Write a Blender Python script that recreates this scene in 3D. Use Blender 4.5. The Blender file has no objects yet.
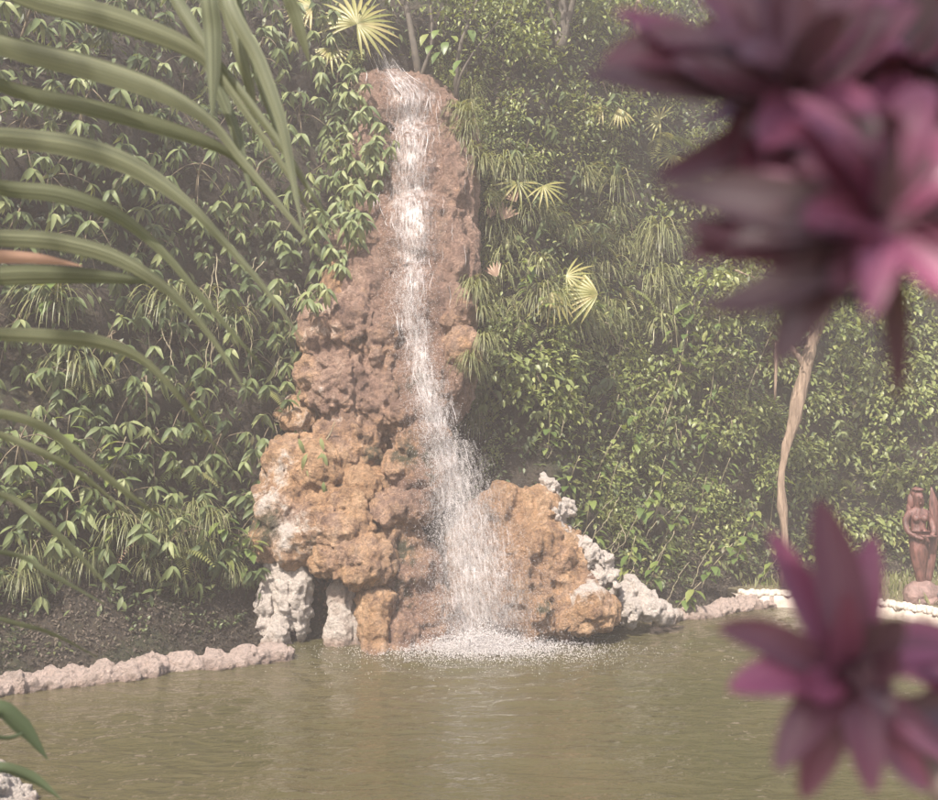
import bpy, math, random
import numpy as np
from mathutils import Vector, Matrix, Quaternion
from mathutils.bvhtree import BVHTree

R = math.radians
rng = np.random.default_rng(7)
random.seed(7)
scene = bpy.context.scene
C = scene.collection

# ------------------------------------------------------------------ camera, sky, sun, exposure
F, CX, CY, PITCH, CAMZ = 1000.0, 469.0, 400.0, R(2.6), 2.6
cam = bpy.data.cameras.new('camera')
cam.sensor_width = 36.0
cam.lens = 36.0 * F / 938.0
cam.clip_start, cam.clip_end = 0.05, 400.0
cam.dof.use_dof = True
cam.dof.focus_distance = 13.6
cam.dof.aperture_fstop = 2.7
camo = bpy.data.objects.new('camera', cam)
C.objects.link(camo)
camo.location = (0, 0, CAMZ)
camo.rotation_euler = (R(90) + PITCH, 0, 0)
scene.camera = camo

SUN_EL, SUN_AZ = R(50), R(203)          # azimuth clockwise from +Y: sun stands behind the camera, to its side
world = bpy.data.worlds.new('World')
scene.world = world
world.use_nodes = True
wn = world.node_tree.nodes
sky = wn.new('ShaderNodeTexSky')
sky.sky_type = 'NISHITA'
sky.sun_disc = False
sky.sun_elevation = SUN_EL
sky.sun_rotation = SUN_AZ
sky.air_density = 1.0
sky.dust_density = 3.0
wn['Background'].inputs['Strength'].default_value = 0.15
world.node_tree.links.new(sky.outputs[0], wn['Background'].inputs['Color'])
sl = bpy.data.lights.new('sun', 'SUN')
sl.energy = 5.0
sl.angle = R(0.6)
sl.color = (1.0, 0.93, 0.84)
so = bpy.data.objects.new('sun', sl)
C.objects.link(so)
sdir = Vector((math.sin(SUN_AZ) * math.cos(SUN_EL), math.cos(SUN_AZ) * math.cos(SUN_EL), math.sin(SUN_EL)))
so.rotation_euler = sdir.to_track_quat('Z', 'Y').to_euler()
so.location = sdir * 30
vs = scene.view_settings
vs.view_transform = 'Standard'
vs.look = 'None'
vs.exposure = 0.88
vs.gamma = 1.0
scene.cycles.use_denoising = True
scene.cycles.max_bounces = 5
scene.cycles.diffuse_bounces = 2
scene.cycles.glossy_bounces = 3
scene.cycles.transmission_bounces = 3
scene.cycles.transparent_max_bounces = 12
scene.cycles.volume_bounces = 1
scene.cycles.caustics_reflective = False
scene.cycles.caustics_refractive = False
scene.cycles.sample_clamp_indirect = 4.0

# ------------------------------------------------------------------ numpy noise
def _hash(ix, iy, iz, k):
    h = (ix * 374761393 + iy * 668265263 + iz * 1274126177 + k * 974634777) & 0xFFFFFFFF
    h = ((h ^ (h >> 13)) * 1274126177) & 0xFFFFFFFF
    h = h ^ (h >> 16)
    return (h & 0xFFFFFF) / float(0xFFFFFF)

def vnoise(P, seed=0):
    P = np.asarray(P, float)
    I = np.floor(P).astype(np.int64)
    f = P - I
    u = f * f * f * (f * (f * 6 - 15) + 10)
    r = np.zeros(len(P))
    for dx in (0, 1):
        for dy in (0, 1):
            for dz in (0, 1):
                w = (u[:, 0] if dx else 1 - u[:, 0]) * (u[:, 1] if dy else 1 - u[:, 1]) * (u[:, 2] if dz else 1 - u[:, 2])
                r += w * _hash(I[:, 0] + dx, I[:, 1] + dy, I[:, 2] + dz, seed)
    return r * 2 - 1

def fbm(P, sc, octv=4, seed=0, gain=0.5):
    P = np.asarray(P, float) * sc
    a, s, t = 1.0, 0.0, 0.0
    for o in range(octv):
        s = s + a * vnoise(P + 17.3 * o, seed + o)
        t += a
        a *= gain
        P = P * 2.03
    return s / t

def worley(P, seed=0):
    P = np.asarray(P, float)
    I = np.floor(P).astype(np.int64)
    d = np.full(len(P), 9.0)
    for dx in (-1, 0, 1):
        for dy in (-1, 0, 1):
            for dz in (-1, 0, 1):
                J = I + np.array((dx, dy, dz))
                c = J + np.stack([_hash(J[:, 0], J[:, 1], J[:, 2], seed + k) for k in (11, 12, 13)], 1)
                d = np.minimum(d, ((P - c) ** 2).sum(1))
    return np.sqrt(d)

# ------------------------------------------------------------------ pixel <-> place
cp, sp = math.cos(PITCH), math.sin(PITCH)
def ray(x, y):
    a, b = (x - CX) / F, (CY - y) / F
    return Vector((a, cp - b * sp, sp + b * cp))
def at(x, y, Y):
    d = ray(x, y)
    return Vector((d.x * Y / d.y, Y, CAMZ + d.z * Y / d.y))
def atz(x, y, z):
    d = ray(x, y)
    k = (z - CAMZ) / d.z
    return Vector((d.x * k, d.y * k, z))
def project(P):
    P = np.asarray(P, float)
    X, Y, Z = P[:, 0], P[:, 1], P[:, 2] - CAMZ
    dz = Y * cp + Z * sp
    up = -Y * sp + Z * cp
    dz = np.maximum(dz, 0.05)
    return CX + F * X / dz, CY - F * up / dz

# ------------------------------------------------------------------ mesh / object helpers
def mk_mesh(name, V, Fc, mat=None, smooth=True, tint=None, attrs=None):
    me = bpy.data.meshes.new(name)
    V = np.asarray(V, dtype=np.float32)
    if isinstance(Fc, np.ndarray):
        n, k = Fc.shape
        me.vertices.add(len(V)); me.vertices.foreach_set('co', V.ravel())
        me.loops.add(n * k); me.loops.foreach_set('vertex_index', Fc.astype(np.int32).ravel())
        me.polygons.add(n); me.polygons.foreach_set('loop_start', np.arange(0, n * k, k, dtype=np.int32))
        me.update(calc_edges=True)
    else:
        me.from_pydata([tuple(map(float, v)) for v in V], [], Fc)
        me.update()
    if smooth:
        me.polygons.foreach_set('use_smooth', np.ones(len(me.polygons), dtype=bool))
    if tint is not None:
        a = me.attributes.new('tint', 'FLOAT', 'POINT')
        a.data.foreach_set('value', np.asarray(tint, dtype=np.float32))
    for k, v in (attrs or {}).items():
        a = me.attributes.new(k, 'FLOAT', 'POINT')
        a.data.foreach_set('value', np.asarray(v, dtype=np.float32))
    if mat: me.materials.append(mat)
    return me

def ob(name, me, parent=None, mw=None):
    o = bpy.data.objects.new(name, me)
    C.objects.link(o)
    if parent: o.parent = parent
    if mw is not None: o.matrix_basis = mw
    return o

def tag(o, label=None, cat=None, group=None, kind=None):
    if label: o['label'] = label
    if cat: o['category'] = cat
    if group: o['group'] = group
    if kind: o['kind'] = kind
    return o

def thing(name, label, cat, loc=(0, 0, 0), group=None, rot=None):
    o = bpy.data.objects.new(name, None)
    C.objects.link(o)
    m = Matrix.Translation(loc)
    if rot is not None: m = m @ rot.to_4x4()
    o.matrix_basis = m
    o.empty_display_size = 0.2
    return tag(o, label, cat, group)

def frame(d, up):
    """rotation: local +Y -> d, local +Z near up"""
    y = Vector(d).normalized()
    x = y.cross(Vector(up))
    if x.length < 1e-4: x = y.cross(Vector((1, 0, 0.1)))
    x.normalize()
    z = x.cross(y)
    return Matrix((x, y, z)).transposed()

def tube(path, radii, n=6, cap=True):
    path = [Vector(p) for p in path]
    if not hasattr(radii, '__len__'): radii = [radii] * len(path)
    V, Fc = [], []
    ref = Vector((0.31, 0.2, 0.93))
    for i, p in enumerate(path):
        t = (path[min(i + 1, len(path) - 1)] - path[max(i - 1, 0)]).normalized()
        a = t.cross(ref)
        if a.length < 0.05: a = t.cross(Vector((1, 0, 0)))
        a.normalize(); b = t.cross(a)
        for k in range(n):
            q = 2 * math.pi * k / n
            V.append(p + radii[i] * (math.cos(q) * a + math.sin(q) * b))
    for i in range(len(path) - 1):
        for k in range(n):
            Fc.append((i * n + k, i * n + (k + 1) % n, (i + 1) * n + (k + 1) % n, (i + 1) * n + k))
    if cap:
        Fc.append(tuple(range(n))[::-1]); Fc.append(tuple((len(path) - 1) * n + k for k in range(n)))
    return V, Fc

def merge(parts):
    V, Fc = [], []
    for v, f in parts:
        o = len(V); V += list(v); Fc += [tuple(i + o for i in q) for q in f]
    return V, Fc

def crv(pts, n=12):
    """Catmull-Rom through points"""
    P = [Vector(p) for p in pts]
    P = [P[0] * 2 - P[1]] + P + [P[-1] * 2 - P[-2]]
    out = []
    m = len(P) - 3
    for i in range(n):
        t = i / (n - 1) * m
        k = min(int(t), m - 1); u = t - k
        a, b, c, d = P[k:k + 4]
        out.append(0.5 * (2 * b + (c - a) * u + (2 * a - 5 * b + 4 * c - d) * u * u + (3 * b - a - 3 * c + d) * u ** 3))
    return out

def leaf_geo(L=1.0, W=0.3, fold=0.25, droop=0.3, n=4, peak=0.45, wave=0.0):
    """leaf along +Y: two rows of blades on a midrib"""
    V, Fc = [], []
    for i in range(n + 1):
        t = i / n
        w = W * 0.5 * (math.sin(math.pi * t ** (math.log(0.5) / math.log(peak))) ** 0.9 if 0 < t < 1 else 0.0)
        y = L * t * (1 - 0.18 * droop * t); z = -droop * L * t * t
        if w < 1e-5: V.append((0, y, z)); continue
        wz = wave * W * math.sin(6 * t + 1)
        V += [(-w, y, z + fold * w + wz), (0, y, z), (w, y, z + fold * w - wz)]
    Fc.append((0, 2, 1)); Fc.append((0, 3, 2))
    for i in range(n - 2):
        a = 1 + 3 * i
        Fc += [(a, a + 1, a + 4, a + 3), (a + 1, a + 2, a + 5, a + 4)]
    a = 1 + 3 * (n - 2)
    Fc += [(a, a + 1, a + 3), (a + 1, a + 2, a + 3)]
    return V, Fc

def tri(Fc):
    o = []
    for f in Fc:
        for k in range(1, len(f) - 1): o.append((f[0], f[k], f[k + 1]))
    return np.array(o)

def scatter_mesh(name, tmpl, P, D, U, S, tint, mat):
    """many copies of one leaf template as one mesh: P pos, D direction, U up hint, S scale"""
    V0 = np.array([tuple(v) for v in tmpl[0]], float); F0 = tri(tmpl[1])
    D = D / np.linalg.norm(D, axis=1, keepdims=True)
    X = np.cross(D, U); X /= np.maximum(np.linalg.norm(X, axis=1, keepdims=True), 1e-6)
    Z = np.cross(X, D)
    S = np.asarray(S).reshape(-1, 1, 1)
    V = P[:, None] + S * (V0[None, :, 0:1] * X[:, None] + V0[None, :, 1:2] * D[:, None] + V0[None, :, 2:3] * Z[:, None])
    n, k = len(P), len(V0)
    Fc = (F0[None] + (np.arange(n) * k)[:, None, None]).reshape(-1, 3)
    return mk_mesh(name, V.reshape(-1, 3), Fc, mat, True, np.repeat(tint, k))

# ------------------------------------------------------------------ materials
def nmat(name):
    m = bpy.data.materials.new(name); m.use_nodes = True
    nt = m.node_tree
    b = nt.nodes['Principled BSDF']
    return m, nt, b, nt.nodes['Material Output']

def ramp(nt, stops):
    r = nt.nodes.new('ShaderNodeValToRGB')
    e = r.color_ramp.elements
    while len(e) < len(stops): e.new(0.5)
    for el, (p, c) in zip(e, stops):
        el.position = p; el.color = (*c, 1)
    return r

def noise(nt, scale, detail=4, rough=0.55, coord='Object', stretch=None, dist=0.0):
    tc = nt.nodes.new('ShaderNodeTexCoord')
    n = nt.nodes.new('ShaderNodeTexNoise')
    n.inputs['Scale'].default_value = scale
    n.inputs['Detail'].default_value = detail
    n.inputs['Roughness'].default_value = rough
    n.inputs['Distortion'].default_value = dist
    if stretch:
        mp = nt.nodes.new('ShaderNodeMapping')
        mp.inputs['Scale'].default_value = stretch
        nt.links.new(tc.outputs[coord], mp.inputs[0]); nt.links.new(mp.outputs[0], n.inputs['Vector'])
    else:
        nt.links.new(tc.outputs[coord], n.inputs['Vector'])
    return n

def math_(nt, op, a, b=None, clamp=False):
    m = nt.nodes.new('ShaderNodeMath'); m.operation = op; m.use_clamp = clamp
    for i, v in enumerate((a, b)):
        if v is None: continue
        if isinstance(v, (int, float)): m.inputs[i].default_value = v
        else: nt.links.new(v, m.inputs[i])
    return m.outputs[0]

def mixc(nt, fac, a, b, mode='MIX'):
    m = nt.nodes.new('ShaderNodeMix'); m.data_type = 'RGBA'; m.blend_type = mode
    for s, v in ((m.inputs[0], fac), (m.inputs[6], a), (m.inputs[7], b)):
        if isinstance(v, (int, float)): s.default_value = v
        elif isinstance(v, tuple): s.default_value = (*v, 1)
        else: nt.links.new(v, s)
    return m.outputs[2]

def attr(nt, name):
    a = nt.nodes.new('ShaderNodeAttribute'); a.attribute_name = name
    return a.outputs['Fac']

def bump(nt, h, strength, dist, to):
    b = nt.nodes.new('ShaderNodeBump')
    b.inputs['Strength'].default_value = strength
    b.inputs['Distance'].default_value = dist
    nt.links.new(h, b.inputs['Height'])
    nt.links.new(b.outputs[0], to.inputs['Normal'])
    return b

def leafmat(name, cols, trans=0.3, rough=0.45, spec=0.5, mesh_tint=False, tcol=None, vein=0.0):
    m, nt, b, out = nmat(name)
    if mesh_tint:
        v = attr(nt, 'tint')
    else:
        v = nt.nodes.new('ShaderNodeObjectInfo').outputs['Random']
    n = noise(nt, 3.0, 2)
    v = math_(nt, 'ADD', v, math_(nt, 'MULTIPLY', math_(nt, 'SUBTRACT', n.outputs[0], 0.5), 0.5), True)
    k = len(cols)
    r = ramp(nt, [(i / (k - 1), c) for i, c in enumerate(cols)])
    nt.links.new(v, r.inputs[0])
    col = r.outputs[0]
    if vein:
        nv = noise(nt, 1.0, 3, 0.5, stretch=(60, 1.5, 60))
        col = mixc(nt, vein, col, nv.outputs[0], 'OVERLAY')
    nt.links.new(col, b.inputs['Base Color'])
    b.inputs['Roughness'].default_value = rough
    b.inputs['Specular IOR Level'].default_value = spec
    t = nt.nodes.new('ShaderNodeBsdfTranslucent')
    tc = mixc(nt, 1.0, col, tcol or (1.3, 1.25, 0.6), 'MULTIPLY')
    nt.links.new(tc, t.inputs[0])
    mx = nt.nodes.new('ShaderNodeMixShader'); mx.inputs[0].default_value = trans
    nt.links.new(b.outputs[0], mx.inputs[1]); nt.links.new(t.outputs[0], mx.inputs[2])
    nt.links.new(mx.outputs[0], out.inputs['Surface'])
    return m

def plainmat(name, c1, c2, scale=8, rough=0.8, bmp=0.3, bd=0.02, stretch=None, detail=5):
    m, nt, b, out = nmat(name)
    n = noise(nt, scale, detail, 0.6, stretch=stretch)
    r = ramp(nt, [(0.3, c1), (0.7, c2)])
    nt.links.new(n.outputs[0], r.inputs[0]); nt.links.new(r.outputs[0], b.inputs['Base Color'])
    b.inputs['Roughness'].default_value = rough
    bump(nt, n.outputs[0], bmp, bd, b)
    return m

M = {}
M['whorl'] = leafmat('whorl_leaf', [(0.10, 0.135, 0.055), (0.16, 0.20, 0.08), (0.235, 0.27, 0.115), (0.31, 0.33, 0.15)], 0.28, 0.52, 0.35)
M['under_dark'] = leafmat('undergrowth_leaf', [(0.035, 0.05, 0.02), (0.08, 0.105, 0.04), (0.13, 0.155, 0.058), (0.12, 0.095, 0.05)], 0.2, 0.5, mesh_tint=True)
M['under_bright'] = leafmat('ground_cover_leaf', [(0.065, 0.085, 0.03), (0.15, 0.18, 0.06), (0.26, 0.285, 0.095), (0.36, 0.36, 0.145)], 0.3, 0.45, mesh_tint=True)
M['bush'] = leafmat('bush_leaf', [(0.06, 0.085, 0.03), (0.14, 0.175, 0.058), (0.24, 0.275, 0.09), (0.33, 0.34, 0.13)], 0.3, 0.42, mesh_tint=True)
M['ovate'] = leafmat('ovate_leaf', [(0.09, 0.14, 0.04), (0.14, 0.20, 0.055), (0.20, 0.25, 0.07), (0.25, 0.27, 0.09)], 0.35, 0.4)
M['grass'] = leafmat('grass_blade', [(0.09, 0.105, 0.045), (0.16, 0.18, 0.07), (0.24, 0.245, 0.11), (0.32, 0.29, 0.16)], 0.3, 0.45, mesh_tint=True)
M['fern'] = leafmat('fern_leaf', [(0.10, 0.14, 0.04), (0.17, 0.20, 0.06), (0.24, 0.22, 0.09)], 0.35, 0.5)
M['fan'] = leafmat('fan_palm_leaf', [(0.22, 0.23, 0.065), (0.31, 0.29, 0.09), (0.40, 0.34, 0.14)], 0.35, 0.4)
M['dry'] = leafmat('dry_leaf', [(0.24, 0.15, 0.10), (0.34, 0.22, 0.15), (0.42, 0.29, 0.21)], 0.2, 0.7, tcol=(1, 0.9, 0.7))
def streak(m):
    nt = m.node_tree; b = nt.nodes['Principled BSDF']
    src = b.inputs['Base Color'].links[0].from_socket
    n = nt.nodes.new('ShaderNodeTexNoise'); n.noise_dimensions = '1D'; n.inputs['Scale'].default_value = 4.5; n.inputs['Detail'].default_value = 3
    nt.links.new(attr(nt, 'across'), n.inputs['W'])
    r = ramp(nt, [(.35, (.55, .56, .55)), (.65, (1.4, 1.38, 1.35))]); nt.links.new(n.outputs[0], r.inputs[0])
    nt.links.new(mixc(nt, 1.0, src, r.outputs[0], 'MULTIPLY'), b.inputs['Base Color'])
    return m
M['palm'] = leafmat('palm_leaflet', [(0.155, 0.17, 0.105), (0.185, 0.195, 0.12), (0.22, 0.228, 0.145)], 0.25, 0.38); streak(M['palm'])
M['palm_dead'] = leafmat('palm_leaflet_dead', [(0.42, 0.24, 0.16), (0.52, 0.33, 0.24)], 0.2, 0.7, tcol=(1, 0.8, 0.6))
M['ti'] = leafmat('ti_leaf', [(0.115, 0.065, 0.072), (0.16, 0.064, 0.088), (0.23, 0.07, 0.12), (0.34, 0.105, 0.185)], 0.2, 0.36, 0.5, tcol=(1.2, 0.75, 0.95))
M['corner'] = leafmat('corner_leaf', [(0.085, 0.115, 0.06), (0.11, 0.14, 0.075)], .2, .5)
M['twig'] = plainmat('twig_bark', (0.13, 0.10, 0.065), (0.24, 0.19, 0.12), 12)
M['darkbark'] = plainmat('dark_bark', (0.05, 0.042, 0.035), (0.12, 0.10, 0.075), 9)
M['vine'] = plainmat('vine_bark', (0.22, 0.19, 0.12), (0.36, 0.31, 0.2), 10)
M['bark'] = plainmat('peeling_bark', (0.14, 0.095, 0.065), (0.40, 0.29, 0.21), 5, 0.85, 1.0, 0.06, stretch=(4, 4, 0.5))
M['stalk'] = plainmat('green_stalk', (0.13, 0.16, 0.06), (0.21, 0.23, 0.09), 10, 0.5)
M['cane'] = plainmat('cane_bark', (0.18, 0.13, 0.12), (0.28, 0.2, 0.18), 10, 0.7)

# soil of the hill
m, nt, b, out = nmat('hill_soil')
n1 = noise(nt, 1.3, 6, 0.65); n2 = noise(nt, 22, 5, 0.7)
r1 = ramp(nt, [(0.3, (0.02, 0.017, 0.012)), (0.5, (0.045, 0.035, 0.024)), (0.62, (0.035, 0.04, 0.018)), (0.8, (0.08, 0.06, 0.042))])
nt.links.new(n1.outputs[0], r1.inputs[0])
r2 = ramp(nt, [(0.35, (0.35, 0.35, 0.35)), (0.7, (1.5, 1.4, 1.3))])
nt.links.new(n2.outputs[0], r2.inputs[0])
nt.links.new(mixc(nt, 1.0, r1.outputs[0], r2.outputs[0], 'MULTIPLY'), b.inputs['Base Color'])
b.inputs['Roughness'].default_value = 0.9
bump(nt, n2.outputs[0], 0.9, 0.06, b)
M['soil'] = m

# travertine
def rockmat(name, bias, pale=0.0, white=(0.86, 0.75, 0.66), wetc=(0.27, 0.165, 0.12)):
    """one family of travertine: brown to ochre by bias, with lime crust, mossy growth, painted recess shade and wet streaks"""
    m, nt, b, out = nmat(name)
    n0 = noise(nt, 0.9, 5, 0.6, dist=0.8)
    n1 = noise(nt, 2.3, 6, 0.65, dist=0.6)
    n2 = noise(nt, 8, 6, 0.72)
    n3 = noise(nt, 27, 6, 0.75)
    n4 = noise(nt, 3.5, 5, 0.62, stretch=(2.4, 2.4, 0.35))
    f = math_(nt, 'ADD', math_(nt, 'MULTIPLY', n1.outputs[0], 0.5), math_(nt, 'MULTIPLY', n4.outputs[0], 0.5))
    rb_ = ramp(nt, [(0.33, (0.16, 0.094, 0.07)), (0.45, (0.32, 0.195, 0.142)), (0.56, (0.46, 0.295, 0.215)), (0.68, (0.60, 0.43, 0.335))])
    ro_ = ramp(nt, [(0.33, (0.28, 0.165, 0.095)), (0.45, (0.49, 0.285, 0.15)), (0.56, (0.63, 0.40, 0.235)), (0.68, (0.74, 0.53, 0.36))])
    nt.links.new(f, rb_.inputs[0]); nt.links.new(f, ro_.inputs[0])
    bf = ramp(nt, [(0.40, (0, 0, 0)), (0.60, (1, 1, 1))])
    nt.links.new(math_(nt, 'ADD', math_(nt, 'ADD', n0.outputs[0], math_(nt, 'MULTIPLY', math_(nt, 'SUBTRACT', n2.outputs[0], .5), .5)), bias), bf.inputs[0])
    col = mixc(nt, bf.outputs[0], rb_.outputs[0], ro_.outputs[0])
    if pale: col = mixc(nt, pale, col, (0.62, 0.50, 0.43))
    r2 = ramp(nt, [(0.38, (0.34, 0.30, 0.28)), (0.49, (0.92, 0.92, 0.92)), (0.62, (1.6, 1.6, 1.6))])
    nt.links.new(math_(nt, 'ADD', math_(nt, 'MULTIPLY', n2.outputs[0], 0.5), math_(nt, 'MULTIPLY', n3.outputs[0], 0.5)), r2.inputs[0])
    col = mixc(nt, 0.72 - 0.25 * pale, col, r2.outputs[0], 'MULTIPLY')
    wet = math_(nt, 'MULTIPLY', math_(nt, 'ADD', attr(nt, 'wet'), math_(nt, 'MULTIPLY', math_(nt, 'SUBTRACT', n4.outputs[0], .5), .9), True), 0.7, True)
    wet = math_(nt, 'MULTIPLY', wet, math_(nt, 'GREATER_THAN', attr(nt, 'wet'), 0.01))
    col = mixc(nt, wet, col, mixc(nt, 0.8, wetc, r2.outputs[0], 'MULTIPLY'))
    mixn = math_(nt, 'ADD', math_(nt, 'MULTIPLY', math_(nt, 'SUBTRACT', n1.outputs[0], 0.5), 1.9), math_(nt, 'MULTIPLY', math_(nt, 'SUBTRACT', n2.outputs[0], 0.5), 1.3))
    cr = math_(nt, 'ADD', attr(nt, 'crust'), mixn)
    crr = ramp(nt, [(0.40, (0, 0, 0)), (0.72, (1, 1, 1))])
    nt.links.new(cr, crr.inputs[0])
    wr = ramp(nt, [(0.35, tuple(0.66 * c for c in white)), (0.55, white)])
    nt.links.new(n3.outputs[0], wr.inputs[0])
    col = mixc(nt, crr.outputs[0], col, wr.outputs[0])
    mo = math_(nt, 'SUBTRACT', attr(nt, 'moss_shade'), mixn)  # mossy growth; the same mask also paints shade in recesses
    mr = ramp(nt, [(0.45, (0, 0, 0)), (0.8, (.9, .9, .9))])
    nt.links.new(mo, mr.inputs[0])
    mr2 = math_(nt, 'MULTIPLY', mr.outputs[0], math_(nt, 'MULTIPLY', attr(nt, 'moss_shade'), 3.0, True))
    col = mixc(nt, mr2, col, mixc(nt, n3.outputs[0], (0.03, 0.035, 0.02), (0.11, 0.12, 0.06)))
    nt.links.new(col, b.inputs['Base Color'])
    nt.links.new(math_(nt, 'SUBTRACT', 0.8, math_(nt, 'MULTIPLY', wet, 0.55)), b.inputs['Roughness'])
    h = math_(nt, 'ADD', n3.outputs[0], math_(nt, 'MULTIPLY', n2.outputs[0], 1.5))
    bump(nt, h, 1.0, 0.11, b)
    return m
M['rock_brown'] = rockmat('travertine_brown', -0.06)
M['rock_ochre'] = rockmat('travertine_ochre', 0.08)
M['rock_wet'] = rockmat('travertine_wet', -0.28)
M['rock_pale'] = rockmat('travertine_pale', -0.02, 0.8)

# murky pool water
m, nt, b, out = nmat('pool_water')
n1 = noise(nt, 0.35, 3, 0.5)
r = ramp(nt, [(0.3, (0.068, 0.062, 0.029)), (0.7, (0.09, 0.075, 0.038))])
nt.links.new(n1.outputs[0], r.inputs[0]); nt.links.new(r.outputs[0], b.inputs['Base Color'])
b.inputs['Roughness'].default_value = 0.04
b.inputs['IOR'].default_value = 1.38
n2 = noise(nt, 4.5, 4, 0.55, stretch=(0.6, 1.5, 1), dist=.4); n3 = noise(nt, 24.0, 2, 0.5, stretch=(0.7, 1.6, 1))
bump(nt, math_(nt, 'ADD', n2.outputs[0], math_(nt, 'MULTIPLY', n3.outputs[0], 0.12)), 0.8, 0.07, b)
M['water'] = m

# aerated falling water
m, nt, b, out = nmat('falling_water')
b.inputs['Base Color'].default_value = (0.86, 0.81, 0.79, 1)
b.inputs['Roughness'].default_value = 0.25
t = nt.nodes.new('ShaderNodeBsdfTranslucent'); t.inputs[0].default_value = (0.86, 0.82, 0.80, 1)
mx = nt.nodes.new('ShaderNodeMixShader'); mx.inputs[0].default_value = 0.4
nt.links.new(b.outputs[0], mx.inputs[1]); nt.links.new(t.outputs[0], mx.inputs[2]); nt.links.new(mx.outputs[0], out.inputs['Surface'])
M['foam'] = m

M['statue'] = plainmat('carved_wood', (0.055, 0.028, 0.024), (0.21, 0.095, 0.078), 9, 0.5, 1.0, 0.03, stretch=(2, 2, 0.5))
M['statue_base'] = plainmat('carved_base_wood', (0.10, 0.065, 0.055), (0.30, 0.19, 0.165), 7, 0.7, 1.0, 0.05)
M['wall'] = plainmat('pale_render', (0.36, 0.29, 0.23), (0.62, 0.53, 0.45), 5, 0.85, 0.5, 0.02)
M['stone'] = plainmat('pale_stone', (0.40, 0.34, 0.28), (0.66, 0.58, 0.50), 9, 0.85, 0.6, 0.02)
M['turf'] = plainmat('terrace_earth', (0.10, 0.085, 0.05), (0.19, 0.16, 0.085), 6, 0.95, 0.7, 0.03)
M['cloth_p'] = plainmat('purple_cloth', (0.25, 0.05, 0.3), (0.32, 0.08, 0.36), 20)
M['cloth_t'] = plainmat('teal_cloth', (0.03, 0.22, 0.26), (0.05, 0.3, 0.33), 20)

# ------------------------------------------------------------------ hillside
BASE = [(-13, -3), (-11, 2.5), (-8.8, 6.3), (-6.8, 9.0), (-5.3, 10.8), (-3.9, 11.7), (-2.95, 12.75), (-1.9, 13.9), (-0.4, 14.2), (0.85, 14.0),
        (1.95, 14.25), (3.2, 15.4), (4.6, 16.9), (6.2, 17.8), (8.2, 18.1), (11, 17.6), (15, 15), (17.5, 9)]
NS, NT = 330, 130
bl = crv([(x, y, 0) for x, y in BASE], NS)
bl = np.array([tuple(p) for p in bl])
tg = np.gradient(bl, axis=0)
nrm = np.stack([-tg[:, 1], tg[:, 0], np.zeros(NS)], 1)
nrm /= np.linalg.norm(nrm, axis=1, keepdims=True)       # points into the hill
ker = np.ones(31) / 31
nrm = np.stack([np.convolve(np.pad(nrm[:, k], 15, 'edge'), ker, 'valid') for k in range(3)], 1)
zs = [-1.0, 0, 0.8, 2.0, 4.0, 7.0, 9.8, 12.0, 13.6, 14.4]
sb = [-0.3, 0.05, 0.75, 1.1, 1.4, 1.8, 2.6, 4.0, 6.5, 11.0]
tt = np.linspace(0, 1, NT)
ti_ = np.interp(tt, np.linspace(0, 1, len(zs)), np.arange(len(zs)))
Z = np.interp(ti_, np.arange(len(zs)), zs); SB = np.interp(ti_, np.arange(len(zs)), sb)
HV = bl[:, None, :] + nrm[:, None, :] * SB[None, :, None] + np.array((0, 0, 1.0)) * Z[None, :, None]
HV = HV.reshape(-1, 3)
HV[:, 2] *= np.where(HV[:, 2] > 4, 1 - 0.16 * np.clip((HV[:, 0] - 5) / 4, 0, 1) * np.clip((HV[:, 2] - 4) / 6, 0, 1), 1)
dsp = 0.75 * fbm(HV, 0.42, 3, 3) + 0.32 * fbm(HV, 1.5, 4, 9)
amp = np.clip((HV[:, 2] + 0.2) / 1.5, 0.12, 1)
HV = HV - np.repeat(nrm, NT, 0) * (dsp * amp)[:, None] + np.array((0, 0, 1.0)) * (0.18 * fbm(HV, 1.1, 3, 31) * amp)[:, None]
ii, jj = np.meshgrid(np.arange(NS - 1), np.arange(NT - 1), indexing='ij')
q = (ii * NT + jj).ravel()
HF = np.stack([q, q + NT, q + NT + 1, q + 1], 1)
hill = ob('hillside', mk_mesh('hillside', HV, HF, M['soil']))
tag(hill, 'steep dark earth bank behind the pool', kind='structure')
bvh = BVHTree.FromPolygons([tuple(v) for v in HV], [tuple(int(k) for k in f) for f in HF])
camp = Vector((0, 0, CAMZ))

def hit(x, y):
    h = bvh.ray_cast(camp, ray(x, y).normalized())
    if h[0] is None: return None
    n = h[1] if h[1].y < 0 or h[1].z > 0.5 else -h[1]
    n = h[1] if h[1].dot(ray(x, y)) < 0 else -h[1]
    return h[0], n

# pool floor and the bank the camera stands on
gx, gy = np.meshgrid(np.linspace(-20, 20, 121), np.linspace(-9, 28, 112), indexing='ij')
G = np.stack([gx.ravel(), gy.ravel(), np.zeros(gx.size)], 1)
edge = 4.2 + 3.4 * np.clip(-G[:, 0] - 2.5, 0, 1.0)
s = np.clip((edge - G[:, 1]) / 1.2, 0, 1)
G[:, 2] = -1.0 + 2.0 * s * s * (3 - 2 * s) + 0.05 * fbm(G, 0.8, 3, 5)
k = 112
ii, jj = np.meshgrid(np.arange(120), np.arange(k - 1), indexing='ij'); q = (ii * k + jj).ravel()
tag(ob('ground', mk_mesh('ground', G, np.stack([q, q + k, q + k + 1, q + 1], 1), M['turf'])), 'earth floor of the pool and the near bank', kind='structure')

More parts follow.
